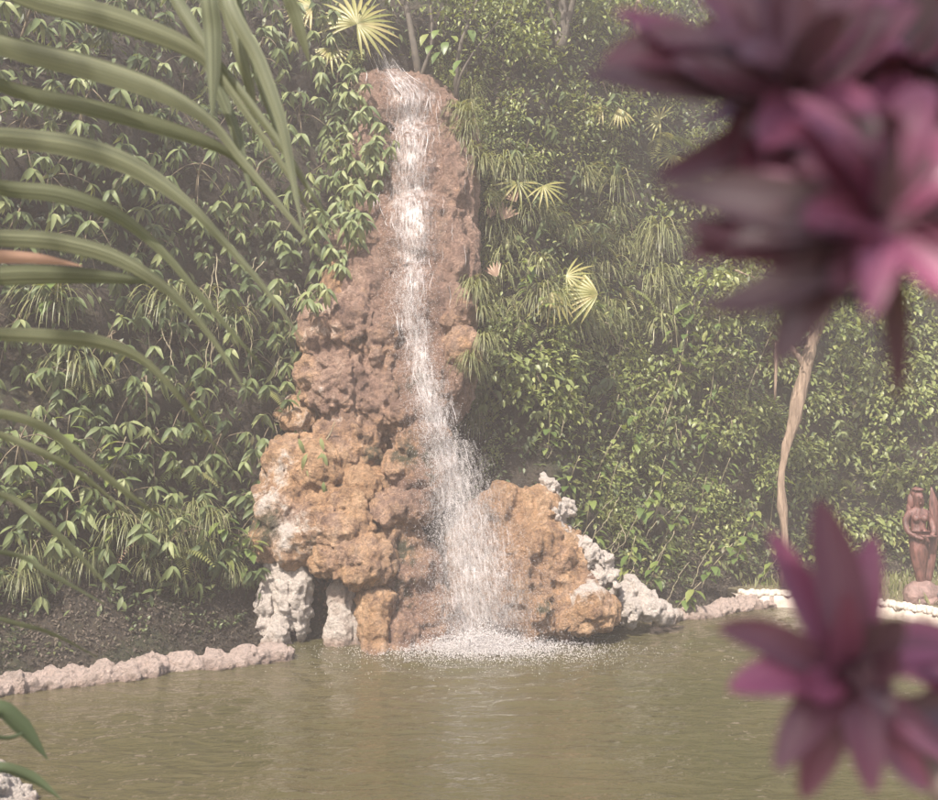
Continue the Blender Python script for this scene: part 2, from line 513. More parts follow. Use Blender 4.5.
# pool water, with real ripples spreading from the foot of the falls
foot = atz(478, 650, 0)
wx, wy = np.meshgrid(np.linspace(-11, 11, 420), np.linspace(4.0, 18.5, 300), indexing='ij')
W = np.stack([wx.ravel(), wy.ravel(), np.zeros(wx.size)], 1)
dd = np.hypot(W[:, 0] - foot.x, W[:, 1] - foot.y)
ph = dd * 13 + 3.0 * fbm(W, 0.9, 2, 2)
W[:, 2] = 0.012 * np.sin(ph) * np.exp(-dd / 4.5) + 0.03 * fbm(W * np.array((1, 1.6, 1)), 2.0, 4, 41, 0.62)
W[:, 2] += 0.035 * np.exp(-(dd / 0.9) ** 2) * fbm(W, 5.0, 3, 43)
k = 300
ii, jj = np.meshgrid(np.arange(419), np.arange(k - 1), indexing='ij'); q = (ii * k + jj).ravel()
tag(ob('pool_water', mk_mesh('pool_water', W, np.stack([q, q + k, q + k + 1, q + 1], 1), M['water'])), 'murky olive brown pool water', kind='structure')

# terrace of earth behind the low wall on which the carved figure stands
TP = [(4.3, 16.75), (5.4, 16.45), (6.3, 15.7), (6.85, 14.7), (7.5, 13.0), (8.4, 10.6), (13, 10), (16, 15), (13, 19.5), (8, 20), (5, 19)]
tc_ = Vector((8.5, 16.2, 0.22))
V = [tuple(tc_)] + [(x, y, 0.22) for x, y in TP] + [(x, y, -0.9) for x, y in TP]
n = len(TP)
Fc = [(0, 1 + i, 1 + (i + 1) % n) for i in range(n)] + [(1 + i, 1 + n + i, 1 + n + (i + 1) % n, 1 + (i + 1) % n) for i in range(n)]
tag(ob('terrace', mk_mesh('terrace', V, Fc, M['turf'], False)), 'earth terrace beside the pool', kind='structure')

# ------------------------------------------------------------------ rocks
def Dp(y):
    return float(np.interp(y, [40, 100, 300, 480, 650], [16.5, 15.9, 14.7, 13.9, 13.3]))

PATH = [(376, 38, 15), (389, 70, 22), (408, 92, 36), (408, 140, 33), (407, 200, 34), (412, 255, 31), (410, 300, 28), (418, 350, 24), (432, 420, 24),
        (450, 480, 32), (463, 540, 42), (475, 600, 50), (480, 645, 55)]
def wet_of(px, py):
    c = np.interp(py, [p[1] for p in PATH], [p[0] for p in PATH]); w = np.interp(py, [p[1] for p in PATH], [p[2] for p in PATH])
    return np.clip(1.35 - np.abs(px - c) / (w * 1.3 + 8), 0, 1) * (py > 45)

def ico(sub=2):
    import bmesh
    bm = bmesh.new(); bmesh.ops.create_icosphere(bm, subdivisions=sub, radius=1)
    bm.verts.ensure_lookup_table()
    v = [x.co.copy() for x in bm.verts]; f = [tuple(x.index for x in fa.verts) for fa in bm.faces]
    bm.free(); return np.array([tuple(x) for x in v]), f
ICO = ico(2)

def rock(name, blobs, mat, label, cat='rock', group=None, vox=0.026, knob=(0.05, 6.0), coarse=(0.13, 1.6), drip=0.03, crust=None, moss_shade=None, wetk=1.0, depth=None, lace=0.0, rough=1.0, wetmin=0.0):
    """blobs: (px, py, rx px, ry px, depth offset m, depth radius m) -> fused by voxels, then worn"""
    V, Fc = [], []
    for bdef in blobs:
        x, y, rx, ry, dy, rd = bdef
        Y = (depth or Dp(y)) + dy
        c = np.array(tuple(at(x, y, Y)))
        v = ICO[0] * np.array((rx * Y / F, rd, ry * Y / F)) + c
        o = len(V); V += list(v); Fc += [tuple(i + o for i in f) for f in ICO[1]]
    me = mk_mesh('tmp', V, Fc)
    o = ob('tmp', me)
    md = o.modifiers.new('r', 'REMESH'); md.mode = 'VOXEL'; md.voxel_size = vox
    sm = o.modifiers.new('s', 'SMOOTH'); sm.iterations = 3; sm.factor = 0.6
    dg = bpy.context.evaluated_depsgraph_get()
    me2 = bpy.data.meshes.new_from_object(o.evaluated_get(dg))
    bpy.data.objects.remove(o); bpy.data.meshes.remove(me)
    n = len(me2.vertices)
    P = np.empty(n * 3, np.float32); me2.vertices.foreach_get('co', P); P = P.reshape(-1, 3).astype(float)
    N = np.empty(n * 3, np.float32); me2.vertex_normals.foreach_get('vector', N); N = N.reshape(-1, 3).astype(float)
    sd = abs(hash(name + label)) % 1 + len(label) * 3
    Q = P + 0.10 * np.stack([fbm(P, 2.2, 2, sd + k) for k in range(3)], 1)
    d = coarse[0] * fbm(Q, coarse[1], 4, sd)
    d += coarse[0] * 0.5 * (0.5 - np.abs(fbm(Q, coarse[1] * 1.7, 3, sd + 20)) * 2.2)
    w1 = worley(Q * knob[1], sd); w2 = worley(Q * knob[1] * 2.3, sd + 5)
    mod = np.clip(0.5 + 1.3 * fbm(P, 1.1, 2, sd + 8), 0.1, 1.2)
    d += mod * (knob[0] * (0.55 - w1) * 1.9 + knob[0] * 0.6 * (0.55 - w2) * 1.9)
    if drip:
        Qd = Q * np.array((7.0, 7.0, 0.8))
        d += drip * (np.abs(vnoise(Qd, sd + 3)) * -1.4 + 0.5) + drip * 0.5 * vnoise(Qd * 2.1, sd + 4)
    d += rough * 0.055 * fbm(Q, 5.5, 4, sd + 12, 0.62) + 0.018 * fbm(P, 19, 2, sd + 13)
    pit = worley(Q * 9.0, sd + 40)
    d -= 0.035 * np.clip(0.32 - pit, 0, 1) / 0.32 * (fbm(P, 2.0, 2, sd + 41) > 0)
    if lace:
        d -= lace * np.clip(fbm(P, 6.0, 2, sd + 30) - 0.05, 0, 1)
    # lower relief where it dips below the water
    P2 = P + N * d[:, None]
    me2.vertices.foreach_set('co', P2.astype(np.float32).ravel())
    px, py = project(P2)
    wet = np.maximum(wet_of(px, py) * wetk, wetmin)
    cr = np.zeros(n); mo = np.zeros(n)
    for (x, y, rr, k) in (crust or []):
        cr = np.maximum(cr, k * np.clip(1.2 - np.hypot(px - x, py - y) / (1.5 * rr), 0, 1))
    for (x, y, rr, k) in (moss_shade or []):
        mo = np.maximum(mo, k * np.clip(1.2 - np.hypot(px - x, py - y) / (1.5 * rr), 0, 1))
    wet = np.maximum(wet, np.clip(1 - P2[:, 2] / 0.12, 0, 1) * 0.8)
    cr = cr * (1 - 0.8 * wet)
    for k, v in (('wet', wet), ('crust', cr), ('moss_shade', mo)):
        a = me2.attributes.new(k, 'FLOAT', 'POINT'); a.data.foreach_set('value', v.astype(np.float32))
    me2.polygons.foreach_set('use_smooth', np.ones(len(me2.polygons), dtype=bool))
    me2.materials.clear(); me2.materials.append(mat)
    me2.name = name
    o = ob(name, me2)
    return tag(o, label, cat, group)

B = M['rock_brown']; O = M['rock_ochre']; PL = M['rock_pale']
# upper chute
rock('rock_cliff', [(375, 110, 24, 40, 0.1, .6), (372, 160, 24, 40, 0.1, .6), (352, 255, 26, 34, 0.2, .5), (465, 150, 16, 40, 0.15, .5), (376, 66, 13, 24, 0.55, .4), (392, 100, 30, 26, 0.1, .6), (415, 102, 34, 26, 0.1, .65), (405, 118, 42, 40, 0.12, .7), (440, 125, 28, 36, 0.2, .65), (425, 180, 56, 60, 0.1, .75), (452, 200, 28, 60, 0.0, .6),
     (422, 250, 60, 60, 0.1, .8), (380, 240, 34, 50, 0.15, .6), (455, 275, 26, 50, 0.0, .55), (425, 320, 52, 60, 0.1, .8), (430, 380, 46, 55, 0.15, .8), (370, 290, 34, 50, 0.2, .7)],
     M['rock_wet'], 'tall wet brown travertine face under the upper cascade', 'rock', rough=.35, wetmin=.4, drip=0.06, knob=(0.024, 7.0), coarse=(0.06, 1.4), crust=[(438, 130, 12, 0.8), (432, 175, 14, 0.5)], moss_shade=[(470, 160, 16, 0.5), (415, 380, 18, 0.7)])
rock('boulder', [(462, 312, 17, 22, -0.45, .3), (455, 322, 14, 16, -0.4, .3)], B, 'rounded brown boulder stuck to the tall rock face beside grass', 'rock', knob=(0.04, 6), coarse=(0.06, 2))
rock('boulder', [(460, 350, 22, 22, -0.45, .35)], B, 'squat brown boulder below another on the rock face', 'rock', knob=(0.04, 6), coarse=(0.07, 2))
# shoulder crags
rock('rock_crag', [(338, 285, 18, 26, -0.1, .35), (332, 305, 16, 18, -0.1, .35)], O, 'knobbly ochre crag perched above the shoulder of the rock', 'rock', knob=(0.08, 5), crust=[(340, 270, 14, .45)])
rock('rock_shoulder', [(325, 335, 30, 35, 0, .6), (355, 330, 38, 40, -0.05, .65), (385, 350, 30, 55, 0.0, .6), (345, 390, 42, 50, 0.05, .7), (380, 410, 36, 50, 0.1, .6), (320, 380, 26, 40, 0.15, .5), (350, 450, 46, 46, 0.1, .6)],
     B, 'broken brown rock shoulder beside the middle of the cascade', 'rock', drip=0.07, knob=(0.065, 5.0), coarse=(0.12, 1.6), crust=[(330, 325, 22, .4), (345, 420, 30, .4)], moss_shade=[(405, 385, 15, .7), (360, 340, 10, .6), (375, 455, 18, .6)])
rock('rock_ledge', [(408, 415, 34, 20, -0.25, .5), (420, 440, 30, 24, -0.2, .5), (400, 470, 22, 24, 0.0, .5), (425, 480, 34, 36, 0.0, .5)],
     B, 'rounded wet brown ledge that parts the falling water', 'rock', knob=(0.04, 5), moss_shade=[(410, 455, 20, .8), (430, 470, 18, .6)])
# lower left mound and its columns
rock('rock_mound', [(290, 470, 32, 34, 0.0, .6), (320, 475, 42, 40, 0.0, .7), (285, 505, 30, 36, -0.1, .6), (325, 520, 40, 36, -0.2, .6), (360, 500, 28, 36, -0.1, .5), (300, 420, 22, 22, 0.3, .4), (300, 540, 30, 30, -0.1, .6), (275, 530, 20, 40, 0, .5)],
     O, 'ochre travertine mound under the leafy bank', 'rock', knob=(0.07, 4.5), drip=0.04, crust=[(275, 480, 24, .45), (295, 535, 34, .5), (305, 415, 22, .4), (265, 500, 20, .55)], moss_shade=[(268, 525, 22, .85), (320, 550, 16, .8), (340, 450, 14, .5)])
rock('boulder', [(345, 530, 30, 26, -0.4, .45), (362, 560, 36, 28, -0.45, .45), (335, 560, 26, 22, -0.35, .4), (345, 505, 24, 20, -0.35, .4)],
     O, 'bulging cauliflower ochre boulder above the small cave', 'rock', knob=(0.075, 6.5), coarse=(0.12, 2.2))
rock('boulder', [(400, 510, 34, 22, -0.25, .45), (395, 540, 30, 26, -0.1, .4), (410, 575, 34, 34, 0.0, .5), (425, 620, 40, 40, 0.1, .5), (400, 600, 24, 40, 0.1, .5)],
     B, 'dark layered wet boulder behind the lower cascade', 'rock', knob=(0.05, 5.0), moss_shade=[(405, 550, 18, .7), (400, 590, 20, .7), (380, 600, 10, .8)])
rock('rock_pillar', [(375, 605, 20, 22, -0.35, .3), (374, 630, 19, 24, -0.38, .3), (376, 652, 20, 16, -0.4, .3)],
     O, 'stubby orange travertine pillar standing in the pool', 'rock', knob=(0.07, 6), coarse=(0.05, 2))
rock('boulder', [(402, 632, 20, 18, -0.25, .3), (398, 650, 18, 14, -0.3, .28), (420, 645, 26, 16, -0.1, .3)],
     B, 'low knobbly brown boulder between the orange pillar and falls', 'rock', knob=(0.08, 6), coarse=(0.05, 2))
rock('rock_column', [(274, 580, 13, 30, -0.02, .22), (266, 615, 10, 36, -0.0, .2), (270, 650, 12, 24, -0.05, .2), (302, 612, 10, 30, -0.05, .18), (292, 565, 14, 24, -0.12, .22), (300, 590, 13, 28, -0.14, .2), (284, 600, 9, 40, -0.1, .18), (278, 640, 9, 30, -0.1, .18)],
     PL, 'white dripping limestone column at the mouth of the cave', 'rock', drip=0.05, knob=(0.05, 7), coarse=(0.05, 2), crust=[(285, 600, 80, 1.0)], vox=0.028)
rock('rock_column', [(345, 610, 16, 40, -0.05, .2), (340, 640, 16, 30, -0.08, .2), (356, 640, 12, 30, 0.0, .2)],
     PL, 'grey white dripping limestone slab behind the orange pillar', 'rock', drip=0.06, knob=(0.03, 7), coarse=(0.04, 2), crust=[(345, 620, 50, .7)], vox=0.028)
rock('cave_back', [(315, 600, 60, 70, 0.55, .4), (330, 560, 50, 40, .3, .4)], B, 'dark rock at the back of the small cave', 'rock', moss_shade=[(315, 610, 60, .9)])  # this dark mask paints the cave's shade into the rock colour
# right mound
rock('rock_mound', [(505, 510, 26, 28, 0.25, .5), (535, 510, 28, 28, 0.25, .5), (530, 545, 44, 36, 0.15, .6), (560, 560, 36, 34, 0.25, .6), (515, 590, 40, 46, 0.1, .6), (535, 610, 24, 34, 0.0, .5), (570, 585, 34, 30, 0.25, .5), (563, 615, 14, 30, 0.05, .35), (480, 560, 40, 60, 0.5, .5), (470, 610, 50, 50, 0.5, .5)],
     O, 'smooth golden travertine mound on the sunny side of the falls', 'rock', rough=.45, knob=(0.03, 4.5), coarse=(0.13, 1.9), drip=0.035, crust=[(560, 530, 26, .45), (600, 570, 16, .6)], moss_shade=[(545, 608, 9, .9)])  # the small dark spot is the gap's shadow painted on
rock('boulder', [(590, 607, 25, 26, -0.1, .4), (603, 612, 18, 22, -0.08, .35), (580, 618, 18, 20, -0.12, .3)],
     O, 'round golden boulder with a white crown at the waterline', 'rock', knob=(0.035, 5), coarse=(0.05, 2.2), crust=[(590, 588, 18, .8), (572, 600, 8, .7)])
rock('crust_ridge', [(549, 488, 9, 13, 0.1, .18), (546, 503, 11, 14, 0.08, .2), (556, 518, 13, 15, 0.06, .22), (569, 507, 6, 9, 0.12, .12), (565, 534, 15, 14, 0.04, .24), (579, 545, 13, 12, 0.04, .22), (590, 556, 13, 11, 0.04, .22), (603, 566, 9, 13, 0.05, .2), (598, 577, 10, 8, 0.0, .18), (612, 580, 5, 12, .05, .14)],
     PL, 'jagged white lime crust ridge crowning the golden mound', 'rock', knob=(0.06, 10), coarse=(0.06, 4), crust=[(570, 530, 120, 1.3)], vox=0.02, lace=0.3)
rock('shore_rock', [(632, 595, 12, 20, 0.5, .25), (645, 605, 14, 18, 0.55, .25), (628, 610, 12, 18, 0.4, .25), (655, 612, 16, 12, 0.7, .25), (668, 616, 12, 8, 0.9, .22)],
     PL, 'pitted pinkish white rock against the overgrown bank', 'rock', knob=(0.05, 8), coarse=(0.07, 3), crust=[(640, 595, 50, 1.1)], lace=0.2, vox=0.028)
# shore rims
RIM = rockmat('lime_rim', -0.1, 0.75, white=(0.72, 0.56, 0.48))
def rim(pts, label, h, mat=RIM, th=0.16, dist=0.0, crustk=0.5):
    bl_ = []
    for i in range(len(pts) - 1):
        (x0, y0), (x1, y1) = pts[i], pts[i + 1]
        n = max(2, int(abs(x1 - x0) / 5))
        for k in range(n):
            t = k / n
            x, y = x0 + (x1 - x0) * t, y0 + (y1 - y0) * t
            p = atz(x, y, 0)
            hh = h * (0.6 + 0.4 * random.random() + (0.35 if random.random() < .12 else 0))
            rpx = 1000 / p.y
            bl_.append((x, y - hh * rpx * 0.3, 15 + 6 * random.random(), hh * rpx * 0.7, p.y + th - Dp(0), th * (0.8 + 0.5 * random.random())))
    return rock('shoreline_rock', [(a, b_, c, d, e + 0, f) for a, b_, c, d, e, f in bl_], mat, label, 'rock', 'pale rims along the shore', depth=Dp(0), vox=0.025, knob=(0.045, 11), coarse=(0.06, 2.5), drip=0.03,
                crust=[(x, y, 70, 0.9) for x, y in pts])
rim([(-90, 716), (-20, 700), (60, 688), (120, 682), (163, 674)], 'long pink white lime rim below the shaded soil bank', 0.22)
rim([(178, 672), (215, 669), (250, 666), (283, 660)], 'short pink white lime rim next to the dripping column', 0.25)
rim([(665, 622), (700, 618), (742, 610), (772, 606)], 'low white lime rim between pitted rock and pool wall', 0.22)
# near corner rock
p = atz(0, 800, 0.0)
rock('shore_rock', [(-8, 795, 34, 20, 0, .22), (-20, 780, 22, 22, 0.1, .22), (10, 805, 30, 12, -0.05, .2), (-40, 800, 50, 40, -0.1, .4)], PL, 'white crusted rock on the near shore under a big leaf', 'rock', depth=7.4,
     knob=(0.03, 12), coarse=(0.04, 4), crust=[(0, 790, 60, .9)], vox=0.02)

# ------------------------------------------------------------------ pool wall with capping stones
wl = crv([(4.35, 16.2, 0), (5.0, 16.25, 0), (5.6, 15.95, 0), (6.15, 15.3, 0), (6.6, 14.5, 0), (7.2, 13.0, 0), (8.0, 11.0, 0)], 60)
V, Fc = [], []
for i, p in enumerate(wl):
    t = (wl[min(i + 1, 59)] - wl[max(i - 1, 0)]).normalized(); nn = Vector((-t.y, t.x, 0))
    if nn.y < 0: nn = -nn
    wob = 0.03 * math.sin(i * 1.7) + 0.02 * math.sin(i * 0.63)
    for off, z in ((-0.03, -0.9), (0.0 + wob * 0.5, -0.05), (0.02 + wob, 0.10), (0.05 + wob * 0.6, 0.17), (0.40, 0.18), (0.42, -0.9)):
        V.append(p + nn * off + Vector((0, 0, z)))
for i in range(59):
    for k in range(5):
        a = i * 6 + k
        Fc.append((a, a + 6, a + 7, a + 1))
pw = ob('pool_wall', mk_mesh('pool_wall', V, Fc, M['wall']))
tag(pw, 'low pale rendered pool wall capped with a row of stones', 'wall')
sv = []
for k in range(4):
    v = ICO[0] * (1 + 0.22 * fbm(ICO[0] + 5 * k, 1.6, 3, k)[:, None])
    sv.append(mk_mesh('stone', v, ICO[1], M['stone']))
i = 0; L_ = 0
for row, off in ((0, 0.08), (1, 0.2), (2, 0.32)):
    for j in range(4, 118):
        f = j / 118 * 59
        a = int(f); p = wl[a].lerp(wl[min(a + 1, 59)], f - a)
        if j > 92: continue
        t = (wl[min(a + 1, 59)] - wl[max(a - 1, 0)]).normalized(); nn = Vector((-t.y, t.x, 0))
        if nn.y < 0: nn = -nn
        if random.random() < 0.12: continue
        q = p + nn * (off + random.uniform(-.02, .02)) + Vector((random.uniform(-.02, .02), 0, 0.19 + random.uniform(-.01, .015)))
        m_ = Matrix.Translation(q) @ Matrix.Rotation(random.uniform(0, 6.28), 4, 'Z') @ Matrix.Diagonal((random.uniform(.045, .075), random.uniform(.04, .06), random.uniform(.03, .055), 1))
        ob('stone', random.choice(sv), pw, m_)
# ------------------------------------------------------------------ waterfall
wf = thing('waterfall', 'white cascade pouring down the brown travertine face into the pool', 'waterfall', tuple(foot))
inv = wf.matrix_basis.inverted()
def pth(t):
    """t in 0..1 -> px, py, width"""
    y = 42 + t * 603
    return np.interp(y, [p[1] for p in PATH], [p[0] for p in PATH]), y, np.interp(y, [p[1] for p in PATH], [p[2] for p in PATH])
def rockdepth_cache():
    vs_, fs_ = [], []
    for o in list(C.objects):
        if o.type == 'MESH' and o.name.split('.')[0] in ('rock_cliff', 'boulder', 'rock_shoulder', 'rock_ledge', 'rock_mound'):
            off = len(vs_)
            vs_ += [v.co.copy() for v in o.data.vertices]
            fs_ += [tuple(i + off for i in p.vertices) for p in o.data.polygons]
    return BVHTree.FromPolygons(vs_, fs_)
rb = rockdepth_cache()
def surf(x, y, off):
    """a point on the rock under pixel x,y, stood off towards the pool; falls free of it lower down"""
    h = rb.ray_cast(camp, ray(x, y).normalized())
    free = np.interp(y, [42, 250, 400, 645], [Dp(42) - .6, Dp(250) - .95, Dp(400) - 0.8, 13.12])
    Y = free if h[0] is None else min(max(h[0].y - off, free - 0.6), Dp(y) + 0.3)
    if y < 90:
        g = bvh.ray_cast(camp, ray(x, y).normalized())
        if g[0] is not None: Y = min(Y, g[0].y - .12)
    if y > 300:
        k = min(1, (y - 300) / 120); Y = Y * (1 - k) + min(Y, free) * k
    return at(x, y, Y)
inv3 = np.array(inv)
# strands of water: torn ribbons that braid down the face
parts = []
for i in range(130):
    u = random.random()
    t0 = random.random() ** 1.25 * 0.9
    ln = random.uniform(0.012, 0.05)
    n = 7
    x0, y0, w0 = pth(t0)
    k = random.gauss(0, 0.42)
    k = max(-1.1, min(1.1, k))
    pp = []
    phs = random.uniform(0, 6.28); so_ = 0.04 + 0.04 * random.random()
    for j in range(n):
        t = min(t0 + ln * j / (n - 1), 1.0)
        x, y, w = pth(t)
        pp.append(surf(x + (k + 0.05 * math.sin(phs + j * 0.8)) * w, y, so_))
    rr = random.uniform(0.002, 0.007) * (1.0 if t0 < 0.5 else 0.7)
    rad = [rr * max(0.15, math.sin(math.pi * (j + 0.4) / n)) for j in range(n)]
    pp = [pp[0]] + [(pp[j - 1] + pp[j] * 2 + pp[j + 1]) / 4 for j in range(1, n - 1)] + [pp[-1]]
    parts.append(tube(pp, rad, 4, False))
V, Fc = merge(parts)
V = [inv @ v for v in V]
tag(ob('stream_strand', mk_mesh('stream_strand', V, np.array(Fc), M['foam']), wf), kind='stuff')
# thin torn sheets of water between the strands
def sheet(name, y0, y1, wk, off, ns, nu, shift=0.0, bul=0.05):
    V, U_, V_ = [], [], []
    acc = 0.0; prev = None
    for i in range(ns):
        y = y0 + (y1 - y0) * i / (ns - 1)
        x, _, w = pth((y - 42) / 603)
        row = [surf(x + shift + u * w * wk, y, off) for u in np.linspace(-1, 1, nu)]
        m_ = row[nu // 2]
        acc += (m_ - prev).length if prev else 0; prev = m_
        for u, p in zip(np.linspace(-1, 1, nu), row):
            V.append(p); U_.append(u * w * wk * .0145); V_.append((acc, u))
    V = np.array([tuple(v) for v in V]).reshape(ns, nu, 3)
    for _ in range(4):
        V[1:-1] = .5 * V[1:-1] + .25 * (V[:-2] + V[2:]); V[:, 1:-1] = .5 * V[:, 1:-1] + .25 * (V[:, :-2] + V[:, 2:])
    V = V.reshape(-1, 3)
    V[:, 1] -= bul * (np.abs(fbm(V * np.array((5, 5, 1.2)), 1.0, 3, 66)) + .2)
    ii, jj = np.meshgrid(np.arange(ns - 1), np.arange(nu - 1), indexing='ij'); q = (ii * nu + jj).ravel()
    me = mk_mesh(name, V, np.stack([q, q + nu, q + nu + 1, q + 1], 1), M['sheet'], True, None, {'u': U_, 'v': [a for a, _ in V_], 'e': [abs(b) for _, b in V_]})
    return tag(ob(name, me, wf, inv), kind='stuff')
m, nt, b, out = nmat('water_sheet')
b.inputs['Base Color'].default_value = (0.86, 0.81, 0.79, 1); b.inputs['Roughness'].default_value = .3
cv = nt.nodes.new('ShaderNodeCombineXYZ')
nt.links.new(math_(nt, 'MULTIPLY', attr(nt, 'u'), 24.0), cv.inputs[0]); nt.links.new(math_(nt, 'MULTIPLY', attr(nt, 'v'), 5.0), cv.inputs[1])
nz = nt.nodes.new('ShaderNodeTexNoise'); nz.inputs['Scale'].default_value = 1.0; nz.inputs['Detail'].default_value = 6; nz.inputs['Roughness'].default_value = .72; nz.inputs['Distortion'].default_value = .7
nt.links.new(cv.outputs[0], nz.inputs['Vector'])
rp = ramp(nt, [(.44, (0, 0, 0)), (.82, (.75, .75, .75))]); nt.links.new(math_(nt, 'SUBTRACT', nz.outputs[0], math_(nt, 'MULTIPLY', math_(nt, 'POWER', attr(nt, 'e'), 2.5), .28)), rp.inputs[0])
tl = nt.nodes.new('ShaderNodeBsdfTranslucent'); tl.inputs[0].default_value = (.86, .82, .8, 1)
m1 = nt.nodes.new('ShaderNodeMixShader'); m1.inputs[0].default_value = .4
nt.links.new(b.outputs[0], m1.inputs[1]); nt.links.new(tl.outputs[0], m1.inputs[2])
tp = nt.nodes.new('ShaderNodeBsdfTransparent'); m2 = nt.nodes.new('ShaderNodeMixShader')
nt.links.new(rp.outputs[0], m2.inputs[0]); nt.links.new(tp.outputs[0], m2.inputs[1]); nt.links.new(m1.outputs[0], m2.inputs[2]); nt.links.new(m2.outputs[0], out.inputs['Surface'])
M['sheet'] = m
sheet('water_sheet', 42, 330, .95, .05, 150, 15)
sheet('water_sheet', 60, 420, .7, .10, 170, 13, 3)
sheet('water_sheet', 78, 260, 1.0, .07, 110, 15, 6)
sheet('water_sheet', 320, 646, .9, .06, 170, 15, 0, .12)
sheet('water_sheet', 380, 648, 1.15, .14, 150, 17, 8, .2)
sheet('water_sheet', 440, 648, 1.5, .3, 120, 19, 12, .2)
# side trickles over the crest
parts = []
for i in range(16):
    x = random.uniform(385, 468); y = random.uniform(75, 130) if x < 440 else random.uniform(110, 300)
    n = 7; pp = []
    dr = random.uniform(-0.1, 0.35) if y < 140 else 0.03
    L = random.uniform(10, 32)
    for j in range(n):
        pp.append(surf(x + dr * L * j / n + random.uniform(-1, 1), y + L * j / (n - 1), 0.03))
    parts.append(tube(pp, [0.0025 * max(0.2, math.sin(math.pi * (j + .4) / n)) for j in range(n)], 4, False))
V, Fc = merge(parts); V = [inv @ v for v in V]
tag(ob('trickle', mk_mesh('trickle', V, np.array(Fc), M['foam']), wf), kind='stuff')
OCT = ([(0, 1, 0), (.42, 0, 0), (0, 0, .42), (-.42, 0, 0), (0, 0, -.42), (0, -1, 0)],
       [(0, 1, 2), (0, 2, 3), (0, 3, 4), (0, 4, 1), (5, 2, 1), (5, 3, 2), (5, 4, 3), (5, 1, 4)])
def drops(name, P, D, S):
    return tag(ob(name, scatter_mesh(name, OCT, P, D, np.tile((0.3, 0.9, 0.1), (len(P), 1)), S, np.zeros(len(P)), M['foam']), wf, inv), kind='stuff')
N = 34000
t = rng.random(N) ** 0.52
pts, dirs = [], []
px_, py_, pw_ = pth(t)
kk = np.clip(rng.normal(-0.05, 0.46, N), -1.7, 1.7)
for i in range(N):
    y = py_[i]
    p = surf(px_[i] + kk[i] * pw_[i], y, 0.04 + 0.22 * abs(rng.normal(0, 0.6)))
    pts.append(tuple(p))
P = np.array(pts)
D = np.stack([rng.normal(0.06, 0.14, N), rng.normal(0, 0.12, N), -np.ones(N)], 1)
drops('spray', P, D, rng.uniform(0.003, 0.009, N))
# drops blown wide of the lower fall
N = 16000
t = 0.56 + 0.44 * np.sqrt(rng.random(N))
px_, py_, pw_ = pth(t)
sprd = np.interp(py_, [370, 480, 645], [18, 36, 74])
x = px_ + 14 * (t - .56) / .44 + rng.normal(0, .55, N) * sprd
P = np.array([tuple(at(x[i], py_[i], 13.15 + 0.35 * rng.normal() + np.interp(py_[i], [370, 500], [.5, 0]))) for i in range(N)])
D = np.stack([rng.normal(0.08, 0.12, N), rng.normal(0, 0.12, N), -np.ones(N)], 1)
drops('spray', P, D, rng.uniform(0.003, 0.008, N))
# fine mist drifting off the foot of the fall
N = 26000
yy_ = 645 - np.abs(rng.normal(0, 75, N)); xx_ = 482 + rng.normal(0, 1, N) * np.interp(yy_, [430, 645], [22, 58])
P = np.array([tuple(at(xx_[i], yy_[i], 13.0 + .35 * rng.normal())) for i in range(N)])
drops('mist', P, rng.normal(0, 1, (N, 3)), rng.uniform(.0018, .0042, N))
# churned foam lying on the pool
rr_, aa_ = np.meshgrid(np.linspace(0, 1, 60), np.linspace(0, 2 * np.pi, 96, endpoint=False), indexing='ij')
X = foot.x + .08 + rr_ * np.cos(aa_) * 1.75; Yy = foot.y - .12 + rr_ * np.sin(aa_) * .95
Pf = np.stack([X.ravel(), Yy.ravel(), np.zeros(X.size)], 1); rf = rr_.ravel()
Pf[:, 2] = .028 + .10 * np.exp(-(rf / .4) ** 2) * (np.abs(fbm(Pf, 6, 4, 71)) * 1.6) + .02 * fbm(Pf, 9, 3, 72) * (1 - rf)
ii, jj = np.meshgrid(np.arange(59), np.arange(96), indexing='ij'); q0 = (ii * 96 + jj).ravel(); q1 = (ii * 96 + (jj + 1) % 96).ravel()
tag(ob('foam', mk_mesh('foam', Pf, np.stack([q0, q1, q1 + 96, q0 + 96], 1), M['sheet'], True, None, {'u': Pf[:, 0] * .55, 'v': Pf[:, 1] * 2.6 + 40, 'e': rf ** .55 * 1.0}), wf, inv), kind='stuff')
# splash: crown of drops and foam on the pool
N = 16000
a = rng.random(N) * 6.283; r_ = np.abs(rng.normal(0, .62, N))
x = foot.x + 0.05 + r_ * np.cos(a) * 1.35; y = foot.y - 0.05 + r_ * np.sin(a) * 0.62
z = np.abs(rng.normal(0, 0.05, N)) * np.exp(-(r_ / 0.8) ** 2) * 2.2 + 0.012
P = np.stack([x, y, z], 1)
drops('splash', P, rng.normal(0, 1, (N, 3)), rng.uniform(0.006, 0.018, N) * np.exp(-r_ * 0.35))
N = 2600
a = rng.random(N) * 6.283; r_ = np.abs(rng.normal(0, 1.0, N))
P = np.stack([foot.x + r_ * np.cos(a) * 1.35, foot.y - 0.15 + r_ * np.sin(a) * 0.8, np.abs(rng.normal(0, .02, N)) + 0.012], 1)
drops('splash', P, rng.normal(0, 1, (N, 3)), rng.uniform(0.004, 0.010, N))

